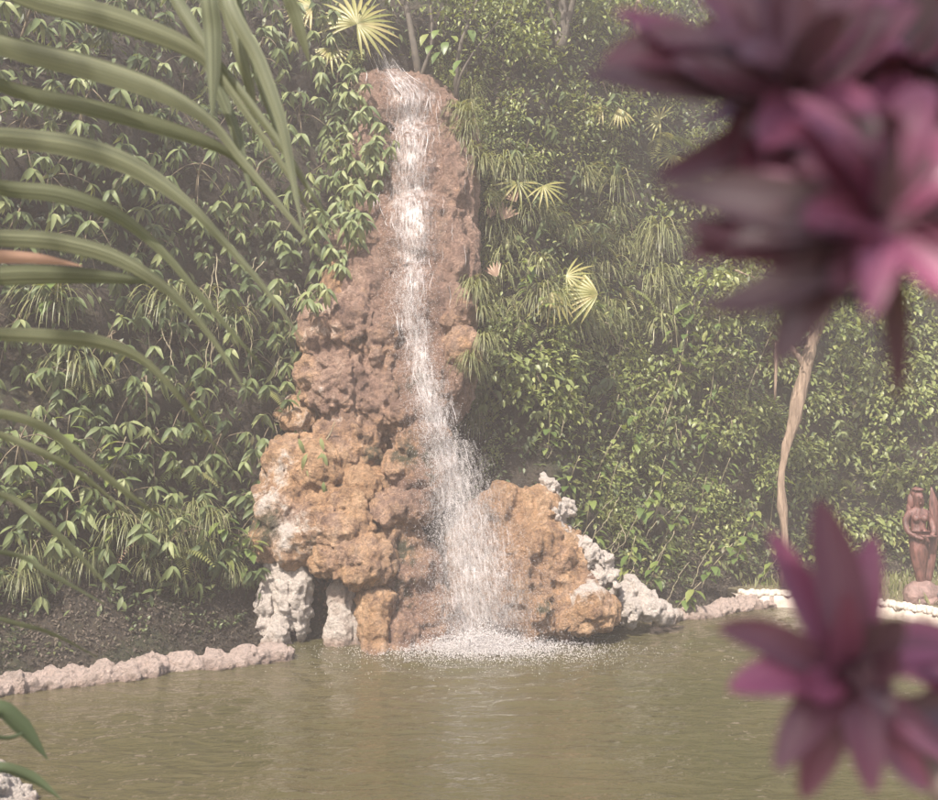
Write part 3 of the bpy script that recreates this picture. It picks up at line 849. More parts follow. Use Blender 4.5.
# ------------------------------------------------------------------ undergrowth (nobody could count it)
tri_a = HF
def sample_hill(n, low=False):
    pool = HF[(HF[:, 0] % NT) < 36] if low else HF
    f = pool[rng.integers(0, len(pool), n)]
    u, v = rng.random((n, 1)), rng.random((n, 1))
    a, b_, c, d = (HV[f[:, k]] for k in range(4))
    P = (a * (1 - u) + b_ * u) * (1 - v) + (d * (1 - u) + c * u) * v
    Nn = np.cross(b_ - a, d - a); Nn /= np.maximum(np.linalg.norm(Nn, axis=1, keepdims=True), 1e-9)
    Nn *= np.where((Nn * (P - np.array((0, 0, CAMZ)))).sum(1) > 0, -1, 1)[:, None]
    ar = np.linalg.norm(np.cross(b_ - a, d - a), axis=1)
    return P, Nn, ar

def undergrowth(name, label, n, zone, L, W, mat, lift, down, kind_tmpl=None, tint=None):
    P, Nn, ar = sample_hill(n, name in ('leaf_litter', 'creeping_cover'))
    px, py = project(P)
    keep = zone(px, py, P) & (rng.random(n) < ar / np.percentile(ar, 90))
    P, Nn, px, py = P[keep], Nn[keep], px[keep], py[keep]
    n = len(P)
    P = P + Nn * (rng.random((n, 1)) ** 1.3 * lift)
    D = Nn * 0.6 + rng.normal(0, 0.55, (n, 3)) - np.array((0, 0, 1.0)) * down
    U = Nn * 0.6 + np.array((0, 0, 0.9)) + rng.normal(0, 0.25, (n, 3))
    cl = fbm(P, 1.1, 3, 77)
    tn = np.clip(0.42 + 0.55 * cl + rng.normal(0, 0.17, n), 0, 1)
    sc = L * (0.6 + 0.7 * rng.random(n))
    me = scatter_mesh(name, kind_tmpl or leaf_geo(1, W, 0.25, 0.3, 3), P, D, U, sc, tn, mat)
    o = ob(name, me)
    return tag(o, label, 'undergrowth', kind='stuff')
infr = lambda x, y: (x > -260) & (x < 1200) & (y > -260) & (y < 760)
rockz = lambda x, y: (x > 325) & (x < 472) & (y > 60) & (y < 640)
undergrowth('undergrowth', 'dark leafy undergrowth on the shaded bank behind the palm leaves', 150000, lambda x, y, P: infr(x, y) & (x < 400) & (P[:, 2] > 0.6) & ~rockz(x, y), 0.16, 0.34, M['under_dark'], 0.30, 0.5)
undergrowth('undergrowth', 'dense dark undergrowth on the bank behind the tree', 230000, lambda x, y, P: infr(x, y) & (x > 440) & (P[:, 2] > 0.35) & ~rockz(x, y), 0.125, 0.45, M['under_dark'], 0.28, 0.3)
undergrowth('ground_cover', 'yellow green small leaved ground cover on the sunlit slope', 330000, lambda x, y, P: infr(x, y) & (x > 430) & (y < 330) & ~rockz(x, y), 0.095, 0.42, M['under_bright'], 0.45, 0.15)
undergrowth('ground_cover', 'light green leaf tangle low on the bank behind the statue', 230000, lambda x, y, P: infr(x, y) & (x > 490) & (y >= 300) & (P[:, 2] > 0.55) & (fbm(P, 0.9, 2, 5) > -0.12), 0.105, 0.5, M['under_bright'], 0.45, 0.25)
undergrowth('leaf_litter', 'dark leaf litter strewn over the bare soil slopes', 200000, lambda x, y, P: infr(x, y) & (P[:, 2] < 1.1) & (P[:, 2] > -0.02), 0.05, 0.4, leafmat('litter', [(0.02, 0.017, 0.012), (0.045, 0.036, 0.026), (0.13, 0.10, 0.075), (0.07, 0.085, 0.04)], 0.1, 0.8, mesh_tint=True), 0.05, 0.2)

undergrowth('creeping_cover', 'dark creeping leaves spreading over the soil above the lime rim', 90000, lambda x, y, P: infr(x, y) & (P[:, 2] > .22) & (P[:, 2] < 1.2) & (fbm(P, 1.6, 3, 99) > -.02), 0.06, 0.55, M['under_dark'], 0.09, 0.1)
# grass on the terrace
N = 5000
P = np.stack([rng.uniform(4.6, 12, N), rng.uniform(13, 18.4, N), np.full(N, 0.22)], 1)
okp = (P[:, 1] > np.interp(P[:, 0], [4.3, 5.4, 6.3, 6.85, 7.5], [16.9, 16.6, 15.9, 14.9, 13.2]))
P = P[okp]; N = len(P)
D = np.stack([rng.normal(0, .35, N), rng.normal(0, .35, N), np.ones(N)], 1)
tag(ob('grass', scatter_mesh('grass', leaf_geo(1, 0.12, 0.2, 0.3, 3), P, D, rng.normal(0, 1, (N, 3)), rng.uniform(.08, .24, N), np.clip(rng.normal(.5, .22, N), 0, 1), M['grass'])), 'short rough grass on the terrace round the carved figure', 'grass', kind='stuff')

# ------------------------------------------------------------------ whorled shrubs on the shaded bank
LEAFS = [mk_mesh('leaf', *leaf_geo(L, L * w, .35, dr, 4, .42), M['whorl']) for L, w, dr in ((.30, .27, .55), (.26, .30, .40), (.34, .24, .7), (.22, .32, .5))]
def whorl(parent_sprig, tip, out, n, sc=1.0, pool=LEAFS, spread=0.8):
    """leaves hung round a twig tip"""
    base = Vector(out).normalized()
    for k in range(n):
        a = 2 * math.pi * (k + random.uniform(-.25, .25)) / n
        side = base.orthogonal().normalized()
        side = Quaternion(base, a) @ side
        d = (side * spread + base * random.uniform(.25, .6) + Vector((0, 0, -0.8))).normalized()
        up = base + Vector((0, 0, 0.9))
        s = sc * random.uniform(.75, 1.15)
        ob('leaf', random.choice(pool), parent_sprig, Matrix.Translation(tip) @ frame(d, up).to_4x4() @ Matrix.Scale(s, 4))

def hit2(x, y):
    h = hit(x, y); r = rb.ray_cast(camp, ray(x, y).normalized())
    if r[0] is None or (h and (h[0] - camp).length < (r[0] - camp).length): return h
    return r[0] + Vector((0, .12, 0)), (r[1] if r[1].dot(ray(x, y)) < 0 else -r[1])
def whorl_shrub(x, y, size, nw, label, group, name='whorled_shrub', pool=LEAFS, nl=(6, 8), sc=1.0, on_rock=False):
    h = hit2(x, y) if on_rock else hit(x, y)
    if h is None: return
    p, nn = h
    nn = Vector((nn.x, nn.y, max(nn.z, 0) * 0.4)).normalized()
    t = thing(name, label, 'shrub', tuple(p), group)
    # main stem rises and leans out over the pool
    stem = crv([(0, 0, -0.15), tuple(nn * 0.15 * size + Vector((0, 0, 0.1))), tuple(nn * 0.4 * size + Vector((random.uniform(-.1, .1), 0, 0.25 * size)))], 6)
    ob('stem', mk_mesh('stem', *tube(stem, [0.022, .02, .018, .015, .012, .01], 5), M['twig']), t)
    side = Vector((0, 0, 1)).cross(nn).normalized()
    for k in range(nw):
        a = 2 * math.pi * (k + random.random() * .6) / nw
        rr = size * math.sqrt(random.uniform(.05, 1)) * .62
        tip = side * rr * math.cos(a) + Vector((0, 0, 1)) * rr * math.sin(a) + nn * (random.uniform(.28, .6) * (1.1 - 0.5 * rr / size))
        st = stem[random.randint(2, 5)]
        mid = (st + tip) / 2 + Vector((0, 0, 0.06))
        sg = ob('sprig', mk_mesh('sprig', *tube(crv([st, mid, tip], 5), [.009, .008, .007, .006, .004], 4), M['twig']), t)
        whorl(sg, tip, (tip - mid).normalized() + nn * 0.5, random.randint(*nl), sc)
    return t

LM = [(556, 290, 'beside the yellowing fan palm'), (502, 228, 'beside the dry hanging leaves'), (690, 165, 'around the orange tipped fan palm'), (525, 330, 'around the hanging green fern'),
      (690, 345, 'beside the pale big leaved plant'), (784, 460, 'behind the leaning trunk'), (549, 490, 'above the jagged white crust ridge'), (590, 570, 'behind the round golden boulder'), (650, 590, 'behind the pitted pinkish rock'),
      (757, 580, 'above the end of the pool wall'), (920, 530, 'behind the carved figure'), (600, 105, 'around the young upright fan palm'), (638, 40, 'below the straight pale trunk'), (850, 360, 'behind the drooping pink leaf tips'),
      (480, 335, 'against the boulders of the rock face'), (500, 60, 'beside the thin leafy tree'), (620, 280, 'around the fern with long side frond'), (585, 235, 'around the fern buried in grass'), (650, 140, 'around the spreading fern'),
      (700, 430, 'among the tall thin saplings'), (620, 500, 'around the fern behind the golden mound'), (870, 460, 'between the leaning trunk and carved figure'), (800, 180, 'behind the crown of pink leaves'),
      (357, 24, 'beside the large fan palm'), (370, 180, 'over the edge of the brown rock face'), (330, 280, 'beside the knobbly crag'), (285, 400, 'beside the broken brown shoulder'), (262, 500, 'beside the ochre mound'),
      (160, 545, 'above the pale hanging fern'), (40, 555, 'above the dark fern'), (78, 375, 'around the fern between grass blades'), (40, 262, 'behind the dead orange leaflet'), (215, 90, 'behind the leaflets hanging from above'),
      (60, 30, 'behind the uppermost broad leaflets'), (200, 320, 'above the thin hanging roots'), (250, 230, 'behind the drooping leaflet tips'), (110, 170, 'behind the broad middle leaflets'), (180, 470, 'around the fern under shrubs')]
def near(x, y):
    return min(LM, key=lambda l: (l[0] - x) ** 2 + (l[1] - y) ** 2)[2]
gW = 'whorled shrubs on the shaded bank'
spots = []
ys = [20, 75, 125, 180, 235, 300, 345, 400, 455, 505, 545]
for r_i, y in enumerate(ys):
    xs = np.arange(20 + (r_i % 2) * 35, 345, 68)
    for x in xs:
        lim = np.interp(y, [0, 60, 150, 230, 300, 430, 600], [345, 360, 372, 330, 300, 262, 250])
        if x > lim - 15: continue
        if y > 500 and random.random() < .5: continue
        if 290 < y < 350 and x < 190 and random.random() < .45: continue
        spots.append((x + random.uniform(-14, 14), y + random.uniform(-14, 14)))
spots += [(352, 100), (345, 150), (375, 178), (350, 205)]
for x, y in spots:
    lab = 'drooping whorled shrub ' + near(x, y)
    whorl_shrub(x, y, random.uniform(.75, 1.0), random.randint(6, 7), lab, 'whorled shrubs ' + near(x, y), sc=random.uniform(.68, .92), nl=(5, 7))

for x, y, sz in ((362, 98, .4), (368, 124, .38), (360, 150, .45), (378, 162, .36), (382, 188, .34), (364, 204, .42), (348, 232, .4), (342, 262, .36), (326, 300, .36), (354, 122, .6), (372, 150, .5), (376, 182, .55), (356, 170, .6), (350, 212, .55), (336, 238, .5), (360, 232, .4), (344, 140, .6), (318, 262, .5), (302, 300, .5), (296, 345, .5), (285, 392, .5), (272, 430, .5), (258, 462, .5), (250, 510, .5), (336, 84, .6)):
    whorl_shrub(x, y, sz, 6, 'drooping whorled shrub rooted on the rock ' + near(x, y), 'whorled shrubs rooted on rock ' + near(x, y), sc=.8, nl=(5, 6), on_rock=True)
# the same leaves packed deep behind the front shrubs
def whorl_mass(n, zone, label):
    P, Nn, ar = sample_hill(n)
    px, py = project(P)
    k = zone(px, py, P) & (rng.random(n) < ar / np.percentile(ar, 90))
    P, Nn = P[k], Nn[k]; n = len(P)
    Nh = Nn * np.array((1, 1, .3)); Nh /= np.linalg.norm(Nh, axis=1, keepdims=True)
    Cn = P + Nh * rng.uniform(.12, .6, (n, 1))
    sd = np.cross(Nh, np.array((0, 0, 1.0))); sd /= np.linalg.norm(sd, axis=1, keepdims=True)
    up = np.cross(sd, Nh)
    tw = np.clip(.42 + .5 * fbm(Cn, 1.0, 3, 55) + rng.normal(0, .12, n), 0, 1)
    PP, DD, UU, SS, TT = [], [], [], [], []
    for q in range(7):
        a = (2 * math.pi * q / 7 + rng.uniform(-.3, .3, n))[:, None]
        DD.append(sd * np.cos(a) * .9 + up * np.sin(a) * .9 + Nh * .45 + np.array((0, 0, -.95)))
        PP.append(Cn); UU.append(Nh + np.array((0, 0, .9))); SS.append(np.repeat(rng.uniform(.13, .27, n), 1)); TT.append(np.clip(tw + rng.normal(0, .08, n), 0, 1))
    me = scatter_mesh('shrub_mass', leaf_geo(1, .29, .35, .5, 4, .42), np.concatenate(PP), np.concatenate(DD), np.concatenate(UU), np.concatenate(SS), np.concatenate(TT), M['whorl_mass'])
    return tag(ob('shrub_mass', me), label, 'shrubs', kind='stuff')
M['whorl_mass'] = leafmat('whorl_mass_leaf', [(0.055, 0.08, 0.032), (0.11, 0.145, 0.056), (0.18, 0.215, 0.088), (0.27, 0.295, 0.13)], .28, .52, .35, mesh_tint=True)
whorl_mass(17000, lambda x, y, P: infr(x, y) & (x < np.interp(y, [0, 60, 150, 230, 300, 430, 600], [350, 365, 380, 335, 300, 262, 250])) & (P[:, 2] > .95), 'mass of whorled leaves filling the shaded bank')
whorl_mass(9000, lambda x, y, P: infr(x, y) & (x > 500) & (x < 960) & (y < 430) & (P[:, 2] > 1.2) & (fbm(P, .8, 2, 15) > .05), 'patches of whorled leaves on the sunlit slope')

# ------------------------------------------------------------------ leafy bushes (far side)
def bush_mesh(seed, L, W, n, rx, rz, ry):
    r = np.random.default_rng(seed)
    cl = r.normal(0, 1, (14, 3)); cl /= np.linalg.norm(cl, axis=1, keepdims=True); cl *= r.uniform(.4, .95, (14, 1)); cl[:, 1] = -np.abs(cl[:, 1])
    idx = r.integers(0, 14, n)
    P = (cl[idx] + r.normal(0, .2, (n, 3))) * np.array((rx, ry, rz))
    D = cl[idx] * .5 + r.normal(0, .6, (n, 3)) + np.array((0, -0.4, -.25))
    U = np.array((0, -0.3, 1.0)) + r.normal(0, .25, (n, 3))
    tn = np.clip(.4 + .3 * r.random(14)[idx] + r.normal(0, .15, n), 0, 1)
    return scatter_mesh('crown', leaf_geo(1, W, .3, .3, 3), P, D, U, L * r.uniform(.6, 1.25, n), tn, M['bush'])
BUSH = [bush_mesh(1, .16, .48, 300, .62, .5, .5), bush_mesh(2, .13, .42, 360, .55, .6, .45), bush_mesh(3, .21, .40, 200, .7, .5, .5), bush_mesh(4, .10, .5, 460, .6, .55, .42)]
BST = mk_mesh('stem', *merge([tube(crv([(0, .25, -.2), (a * .3, -.05, .0), (a * .7, -.25, b_)], 6), [.02, .018, .015, .012, .01, .006], 5) for a, b_ in ((-.5, .3), (.1, .35), (.6, .2), (-.1, -.2))]), M['twig'])
def bush(x, y, k, s, label, group, on_rock=False):
    h = hit2(x, y) if on_rock else hit(x, y)
    if h is None: return
    p, nn = h
    nn = Vector((nn.x, nn.y, 0)).normalized()
    rot = frame(-nn, (0, 0, 1)) @ Matrix.Rotation(random.uniform(-.25, .25), 3, 'Y')
    t = thing('leafy_bush', label, 'bush', tuple(p + nn * 0.1), group, rot)
    t.scale = (s * random.uniform(.85, 1.15),) * 3
    ob('stem', BST, t)
    c = ob('crown', BUSH[k], t); c['kind'] = 'stuff'
    return t
for row, y in enumerate(range(330, 600, 38)):
    for x in range(505 + 20 * (row % 2), 960, 52):
        xx, yy = x + random.uniform(-18, 18), y + random.uniform(-14, 14)
        if yy > 560 - max(0, (xx - 620)) * 0.02 or (yy > 470 and xx < 590): continue
        if xx > 790:
            bush(xx, yy, random.choice((0, 0, 2)), random.uniform(.75, 1.0), 'bright leafy bush ' + near(xx, yy), 'bright leafy bush group ' + near(xx, yy))
        elif yy > 440:
            if random.random() < .35: continue
            bush(xx, yy, random.choice((1, 3)), random.uniform(.6, .85), 'small leaved low bush ' + near(xx, yy), 'small leaved low bush group ' + near(xx, yy))
        else:
            bush(xx, yy, random.choice((0, 1, 2, 3)), random.uniform(.65, .95), 'dark leafy bush ' + near(xx, yy), 'dark leafy bush group ' + near(xx, yy))
for row, y in enumerate(range(15, 330, 46)):
    for x in range(510 + 24 * (row % 2), 960, 56):
        if random.random() < .25 or (x < 640 and 170 < y): continue
        xx, yy = x + random.uniform(-18, 18), y + random.uniform(-14, 14)
        bush(xx, yy, random.choice((1, 3, 3, 0)), random.uniform(.65, .95), 'yellow green bush ' + near(xx, yy), 'yellow green bushes ' + near(xx, yy))

for x, y, k, sz in ((448, 78, 3, .5), (462, 96, 1, .5), (476, 118, 3, .5), (484, 150, 1, .5), (484, 190, 3, .45), (482, 225, 1, .4), (484, 258, 3, .4), (470, 104, 3, .4), (438, 70, 1, .35), (412, 52, 1, .35), (352, 62, 3, .4), (488, 300, 1, .5), (486, 360, 3, .5), (492, 410, 1, .55), (496, 455, 3, .5)):
    bush(x, y, k, sz, 'small bush clinging to the rock edge ' + near(x, y), 'bushes on the rock edge ' + near(x, y), True)
# ------------------------------------------------------------------ hanging grass
def tuft_mesh(seed, n, L, w=0.014):
    r = np.random.default_rng(seed); V, Fc, T = [], [], []
    for i in range(n):
        a = r.uniform(-1.3, 1.3); l = L * r.uniform(.55, 1.1)
        d = Vector((math.sin(a) * .7, -math.cos(a) * .7, r.uniform(.2, .8)))
        p = Vector((r.normal(0, .07), r.normal(0, .04), r.normal(0, .07))); ns = 7; tn = np.clip(r.normal(.5, .22), 0, 1)
        sdv = Vector((math.cos(a), math.sin(a), 0))
        o = len(V)
        for k in range(ns):
            ww = w * (1 - (k / (ns - 1)) ** 2) * r.uniform(.8, 1.2) + .001
            V += [p - sdv * ww, p + sdv * ww]; T += [tn, tn]
            p = p + d * (l / ns); d = (d + Vector((0, 0, -.46))).normalized() * d.length
        Fc += [(o + 2 * k, o + 2 * k + 1, o + 2 * k + 3, o + 2 * k + 2) for k in range(ns - 1)]
    return mk_mesh('grass_tuft', V, np.array(Fc), M['grass'], True, T)
TUFT = [tuft_mesh(k, 46, L) for k, L in enumerate((1.2, 1.5, .95, 1.35))]
def tuft(x, y, k, s, label, group, on_rock=False):
    h = hit2(x, y) if on_rock else hit(x, y)
    if h is None: return
    p, nn = h
    nn = Vector((nn.x, nn.y, 0)).normalized()
    o = ob('grass_tuft', TUFT[k], None, Matrix.Translation(p + nn * .12) @ frame(-nn, (0, 0, 1)).to_4x4() @ Matrix.Scale(s, 4))
    return tag(o, label, 'grass', group)
for i in range(70):
    x, y = random.uniform(490, 668), random.uniform(160, 330)
    if x < 560 and random.random() < .4: continue
    tuft(x, y, random.randrange(4), random.uniform(.5, .95), 'long hanging grass tuft ' + near(x, y), 'hanging grass ' + near(x, y))
for i in range(34):
    y = random.uniform(95, 430); x = float(np.interp(y, [95, 130, 200, 330, 430], [456, 468, 480, 477, 474])) + random.uniform(-9, 14)
    tuft(x, y, random.randrange(4), random.uniform(.4, .65), 'thin grass tuft fringing the rock face ' + near(x, y), 'grass fringe ' + near(x, y), True)
for x, y in ((150, 515), (172, 520), (130, 530), (190, 510), (110, 520), (160, 535), (205, 520)):
    tuft(x, y, random.randrange(4), .62, 'arching grass tuft above the bare soil slope', 'grass above the soil slope')
for i in range(22):
    x = random.uniform(-10, 245); y = 560 + random.uniform(-25, 18)
    tuft(x, y, random.randrange(4), random.uniform(.3, .55), 'short grass tuft over the soil slope ' + near(x, y), 'short grass ' + near(x, y))
for x, y in ((75, 365), (85, 378), (60, 300), (175, 300), (205, 300), (165, 305), (230, 320)):
    tuft(x, y, random.randrange(4), .8, 'sparse long grass tuft hanging among the whorled shrubs', 'grass among the whorled shrubs')

# ------------------------------------------------------------------ ferns
def frond_mesh(L, np_, wid, mat, droop=.55):
    parts = []
    path = [Vector((0, L * t * (1 - .2 * t * droop), .35 * L * t - droop * L * t * t * 1.1)) for t in np.linspace(0, 1, 9)]
    parts.append(tube(path, [.008 * (1 - .8 * k / 8) for k in range(9)], 4, False))
    for i in range(np_):
        t = .12 + .86 * i / (np_ - 1)
        f = t * 8; a = min(int(f), 7); p = path[a].lerp(path[a + 1], f - a)
        l = wid * math.sin(math.pi * min(1, (t * .85 + .12))) ** .7
        for sgn in (-1, 1):
            d = Vector((sgn, .35, -.15))
            v, fc = leaf_geo(l, L / np_ * .85, .1, .25, 3, .35)
            R3 = frame(d, (0, 0, 1))
            parts.append(([p + R3 @ Vector(q) for q in v], fc))
    V, Fc = merge(parts)
    return mk_mesh('frond', V, Fc, mat)
FR = [frond_mesh(.75, 17, .17, M['fern']), frond_mesh(.6, 15, .14, M['fern'], .8)]
FRD = [frond_mesh(.7, 16, .15, M['dry'], .9)]
def fern(x, y, n, s, label, dry=0, fan=1.2, group=None):
    h = hit(x, y)
    if h is None: return
    p, nn = h
    nn = Vector((nn.x, nn.y, 0)).normalized()
    t = thing('fern', label, 'fern', tuple(p + nn * .1), group)
    sd = Vector((0, 0, 1)).cross(nn)
    ob('crown', mk_mesh('crown', *tube([(0, 0, -.15), (0, 0, 0), tuple(nn * .1)], [.05, .04, .01], 6), M['twig']), t)
    for k in range(n):
        a = (k + .5) / n * 2 - 1
        d = nn * math.cos(a * fan) + sd * math.sin(a * fan) + Vector((0, 0, random.uniform(-.5, .15)))
        ob('frond', (FRD if k < dry else FR)[0 if k < dry else random.randrange(2)], t, frame(d, (0, 0, 1)).to_4x4() @ Matrix.Scale(s * random.uniform(.8, 1.1), 4))
fern(525, 325, 4, 1.0, 'hanging green fern beside the middle of the rock face')
fern(548, 290, 3, .9, 'yellowing fern under the fan leaves beside the grass')
fern(620, 290, 3, .9, 'fern with long side frond among the hanging grass', 0, .8)
fern(142, 540, 3, .8, 'fern with a browning frond above the bare soil slope', 1)
fern(168, 548, 2, .95, 'pale fern hanging lowest over the bare soil slope', 0, .5)
fern(78, 375, 4, .85, 'fern between grass blades low on the shaded bank')
fern(35, 565, 4, .8, 'dark fern near the end of the soil slope')
fern(258, 390, 3, .8, 'small fern hanging beside the brown shoulder')
fern(675, 375, 3, .9, 'yellow fern frond jutting from the bank below the big leaf', 0, .8)
fern(605, 505, 4, .75, 'fern low on the overgrown bank behind the golden mound')
fern(180, 470, 4, .8, 'fern under the whorled shrubs close to the ochre mound')
fern(845, 480, 4, .8, 'fern in the tangle between the leaning trunk and statue')
fern(585, 240, 4, .8, 'fern half buried in the hanging grass')
fern(655, 140, 5, 1.0, 'spreading fern on the sunlit upper slope')

# ------------------------------------------------------------------ fan palms
def seg_mesh(mat, L=1.0, w=.085):
    V, Fc = leaf_geo(L, w, .55, .28, 6, .45)
    return mk_mesh('segment', V, Fc, mat)
SEG, SEGD = seg_mesh(M['fan']), seg_mesh(M['dry'], 1.0, .13)
def fan_leaf(t, base, tip, face, r, n=20, span=250, seg=None, rot=0):
    """petiole from base to tip, blade of n segments facing 'face'"""
    base, tip = Vector(base), Vector(tip)
    lf = ob('leaf', mk_mesh('leaf', *tube(crv([base, (base + tip) / 2 + Vector((0, 0, .08)), tip], 6), [.016, .014, .012, .011, .01, .009], 5), M['stalk']), t)
    fz = Vector(face).normalized()
    upv = (tip - base); upv = (upv - fz * upv.dot(fz))
    if upv.length < .05: upv = Vector((0, 0, 1)) - fz * fz.z
    upv.normalize()
    for k in range(n):
        a = R(rot + span * (k / (n - 1) - .5))
        d = Quaternion(fz, a) @ upv
        ob('segment', seg or SEG, lf, Matrix.Translation(tip) @ frame(d + fz * .12, fz).to_4x4() @ Matrix.Scale(r * random.uniform(.86, 1.08), 4))
    return lf
def fan_palm(x, y, leaves, label, seg=None, group=None):
    """leaves: (px, py, radius px, n, span, rot, dY)"""
    h = hit(x, y)
    p, nn = h
    t = thing('fan_palm', label, 'palm', tuple(p), group)
    ob('stem', mk_mesh('stem', *tube([(0, .1, -.25), (0, 0, 0), (0, -.05, .2)], [.05, .045, .03], 7), M['twig']), t)
    for (lx, ly, rp, n, span, rot, dY) in leaves:
        tip = at(lx, ly, p.y + dY) - p
        fan_leaf(t, (0, -.05, .15), tip, (random.uniform(-.25, .25), -1, random.uniform(.25, .6)), rp * (p.y + dY) / F, n, span, seg, rot)
    return t
fan_palm(352, 60, [(357, 24, 48, 22, 290, 0, -.35), (330, 48, 34, 12, 150, 60, -.3), (312, 8, 34, 12, 160, 40, -.4), (385, -14, 36, 14, 220, 0, -.2)], 'large yellow green fan palm on the lip of the falls')
fan_palm(555, 300, [(552, 292, 38, 11, 120, 40, -.65), (598, 294, 42, 11, 120, -150, -.65), (566, 276, 30, 9, 150, 0, -.5)], 'yellowing fan palm with two open leaves beside hanging grass')
fan_palm(515, 195, [(518, 183, 30, 10, 200, 0, -.5), (543, 186, 28, 9, 160, -20, -.5)], 'small fan palm above the dry hanging leaves')
fan_palm(690, 165, [(672, 155, 26, 12, 200, 30, -.4), (700, 172, 34, 12, 180, -60, -.4), (660, 120, 26, 14, 230, 0, -.5), (744, 175, 18, 14, 300, 0, -.5)], 'fan palm with orange tipped leaves on the sunlit slope')
fan_palm(605, 115, [(600, 105, 26, 8, 70, 0, -.4), (618, 108, 26, 8, 70, -20, -.4)], 'young upright fan palm on the sunlit slope')
fan_palm(560, 210, [(545, 245, 30, 8, 80, -120, -.4), (530, 238, 26, 8, 80, 110, -.4)], 'drooping dark fan palm hidden in the grass')
for x, y, rp, lab in ((502, 228, 22, 'bunch of dry pink brown leaves hanging beside the rock face'), (516, 210, 15, 'smaller dry brown leaf bunch above two others'), (497, 285, 18, 'lowest dry brown leaf bunch hanging by the wet rock'), (490, 226, 16, 'dry leaf bunch touching the edge of the rock face')):
    h = hit(x, y); p = h[0]
    t = thing('dry_palm_leaf', lab, 'dry leaf', tuple(p), 'dry leaves by the rock face')
    tip = at(x, y - 8, p.y - .55) - p
    fan_leaf(t, (0, 0, .1), tip, (random.uniform(-.3, .3), -1, .2), rp * p.y / F, 6, 70, SEGD, 180)

# ------------------------------------------------------------------ broad leaved saplings
OV = [mk_mesh('leaf', *leaf_geo(L, L * w, .25, dr, 4, .42, .03), M['ovate']) for L, w, dr in ((.24, .55, .35), (.2, .6, .25), (.28, .5, .45))]
BIG = [mk_mesh('leaf', *leaf_geo(.55, .23, .2, .3, 6, .55, .02), M['ovate'])]
def sapling(x, y, hgt, n, label, group=None, pool=OV, sc=1.0, lean=.35, top=False):
    h = hit(x, y)
    if h is None: return
    p, nn = h
    nn = Vector((nn.x, nn.y, 0)).normalized()
    t = thing('sapling', label, 'sapling', tuple(p), group)
    st = crv([(0, 0, -.12), tuple(nn * .2 + Vector((random.uniform(-.06, .06), 0, hgt * .35))), tuple(nn * (.25 + lean * hgt) + Vector((random.uniform(-.15, .15), 0, hgt)))], 9)
    ob('stem', mk_mesh('stem', *tube(st, [.013 * (1 - .07 * k) for k in range(9)], 5), M['vine']), t)
    for k in range(n):
        f = (random.uniform(.75, 1) if top else random.uniform(.3, 1)) * 8
        a = min(int(f), 7); q = st[a].lerp(st[a + 1], f - a)
        an = random.uniform(-1.9, 1.9)
        d = Quaternion((0, 0, 1), an) @ nn + Vector((0, 0, random.uniform(-.45, .2)))
        q = q + d.normalized() * .05
        ob('leaf', random.choice(pool), t, Matrix.Translation(q) @ frame(d, (0, 0, 1)).to_4x4() @ Matrix.Scale(sc * random.uniform(.7, 1.15), 4))
    return t
gS = 'light green saplings low on the bank'
for x, y in ((560, 470), (585, 500), (650, 500), (730, 540), (545, 430), (600, 415), (640, 400), (710, 390), (750, 400), (600, 490), (575, 540), (620, 520), (655, 470), (690, 500), (640, 560), (700, 560), (660, 520), (590, 455), (630, 440), (720, 470), (745, 510), (760, 560), (690, 455), (612, 560), (670, 590)):
    sapling(x, y + 25, random.uniform(.5, .9), 11, 'light green broad leaved sapling ' + near(x, y), 'light green saplings ' + near(x, y), sc=.85)
sapling(770, 520, .9, 12, 'bright green sapling at the foot of the leaning trunk', sc=1.05, top=True)
sapling(690, 345, .75, 6, 'pale big leaved plant above the thin bare stems', pool=BIG, sc=1.0, top=True)
gT = 'tall thin stemmed saplings under the sunlit slope'
for x, y in ((680, 415), (705, 420), (735, 430), (660, 430), (725, 425)):
    sapling(x, y, random.uniform(1.5, 1.9), 9, 'tall thin sapling with bare pale stem and heart shaped leaves', gT, sc=1.0, lean=.2, top=True)
gU = 'broad leaved saplings low on the shaded bank'
for x, y in ((80, 500), (40, 520), (110, 470), (60, 450), (95, 545), (215, 545), (235, 560), (30, 470), (250, 530)):
    sapling(x, y + 15, .6, 10, 'broad leaved low sapling ' + near(x, y), 'low saplings ' + near(x, y), sc=.95)
sapling(55, 325, .5, 9, 'broad leaved plant with paired leaves under the long palm leaflet', pool=OV, sc=1.15)
for x, y in ((530, 310), (545, 330), (560, 350), (600, 345)):
    sapling(x, y, .7, 10, 'light green climber leaves below the hanging grass', 'climbers below the hanging grass', sc=.8)
for x, y in ((860, 440), (895, 450), (840, 400), (920, 430), (875, 500), (905, 380), (850, 350)):
    sapling(x, y, .6, 10, 'pale leafed sapling in the tangle behind the carved figure', 'saplings behind the carved figure', sc=.9)
h_ = 325
t_ = sapling(318, 470, .3, 0, 'small green sprig hanging over the ochre mound', None)
if t_:
    p = at(312, 455, Dp(455) - .75)
    t_.location = p + Vector((0, .3, .15))
    for k in range(9):
        q = Vector((random.uniform(-.2, .3), -.3 - random.uniform(0, .1), random.uniform(-.55, .1)))
        ob('leaf', random.choice(LEAFS), t_, Matrix.Translation(q) @ frame((random.uniform(-.6, .8), -.3, -1), (0, -1, .4)).to_4x4() @ Matrix.Scale(.75, 4))

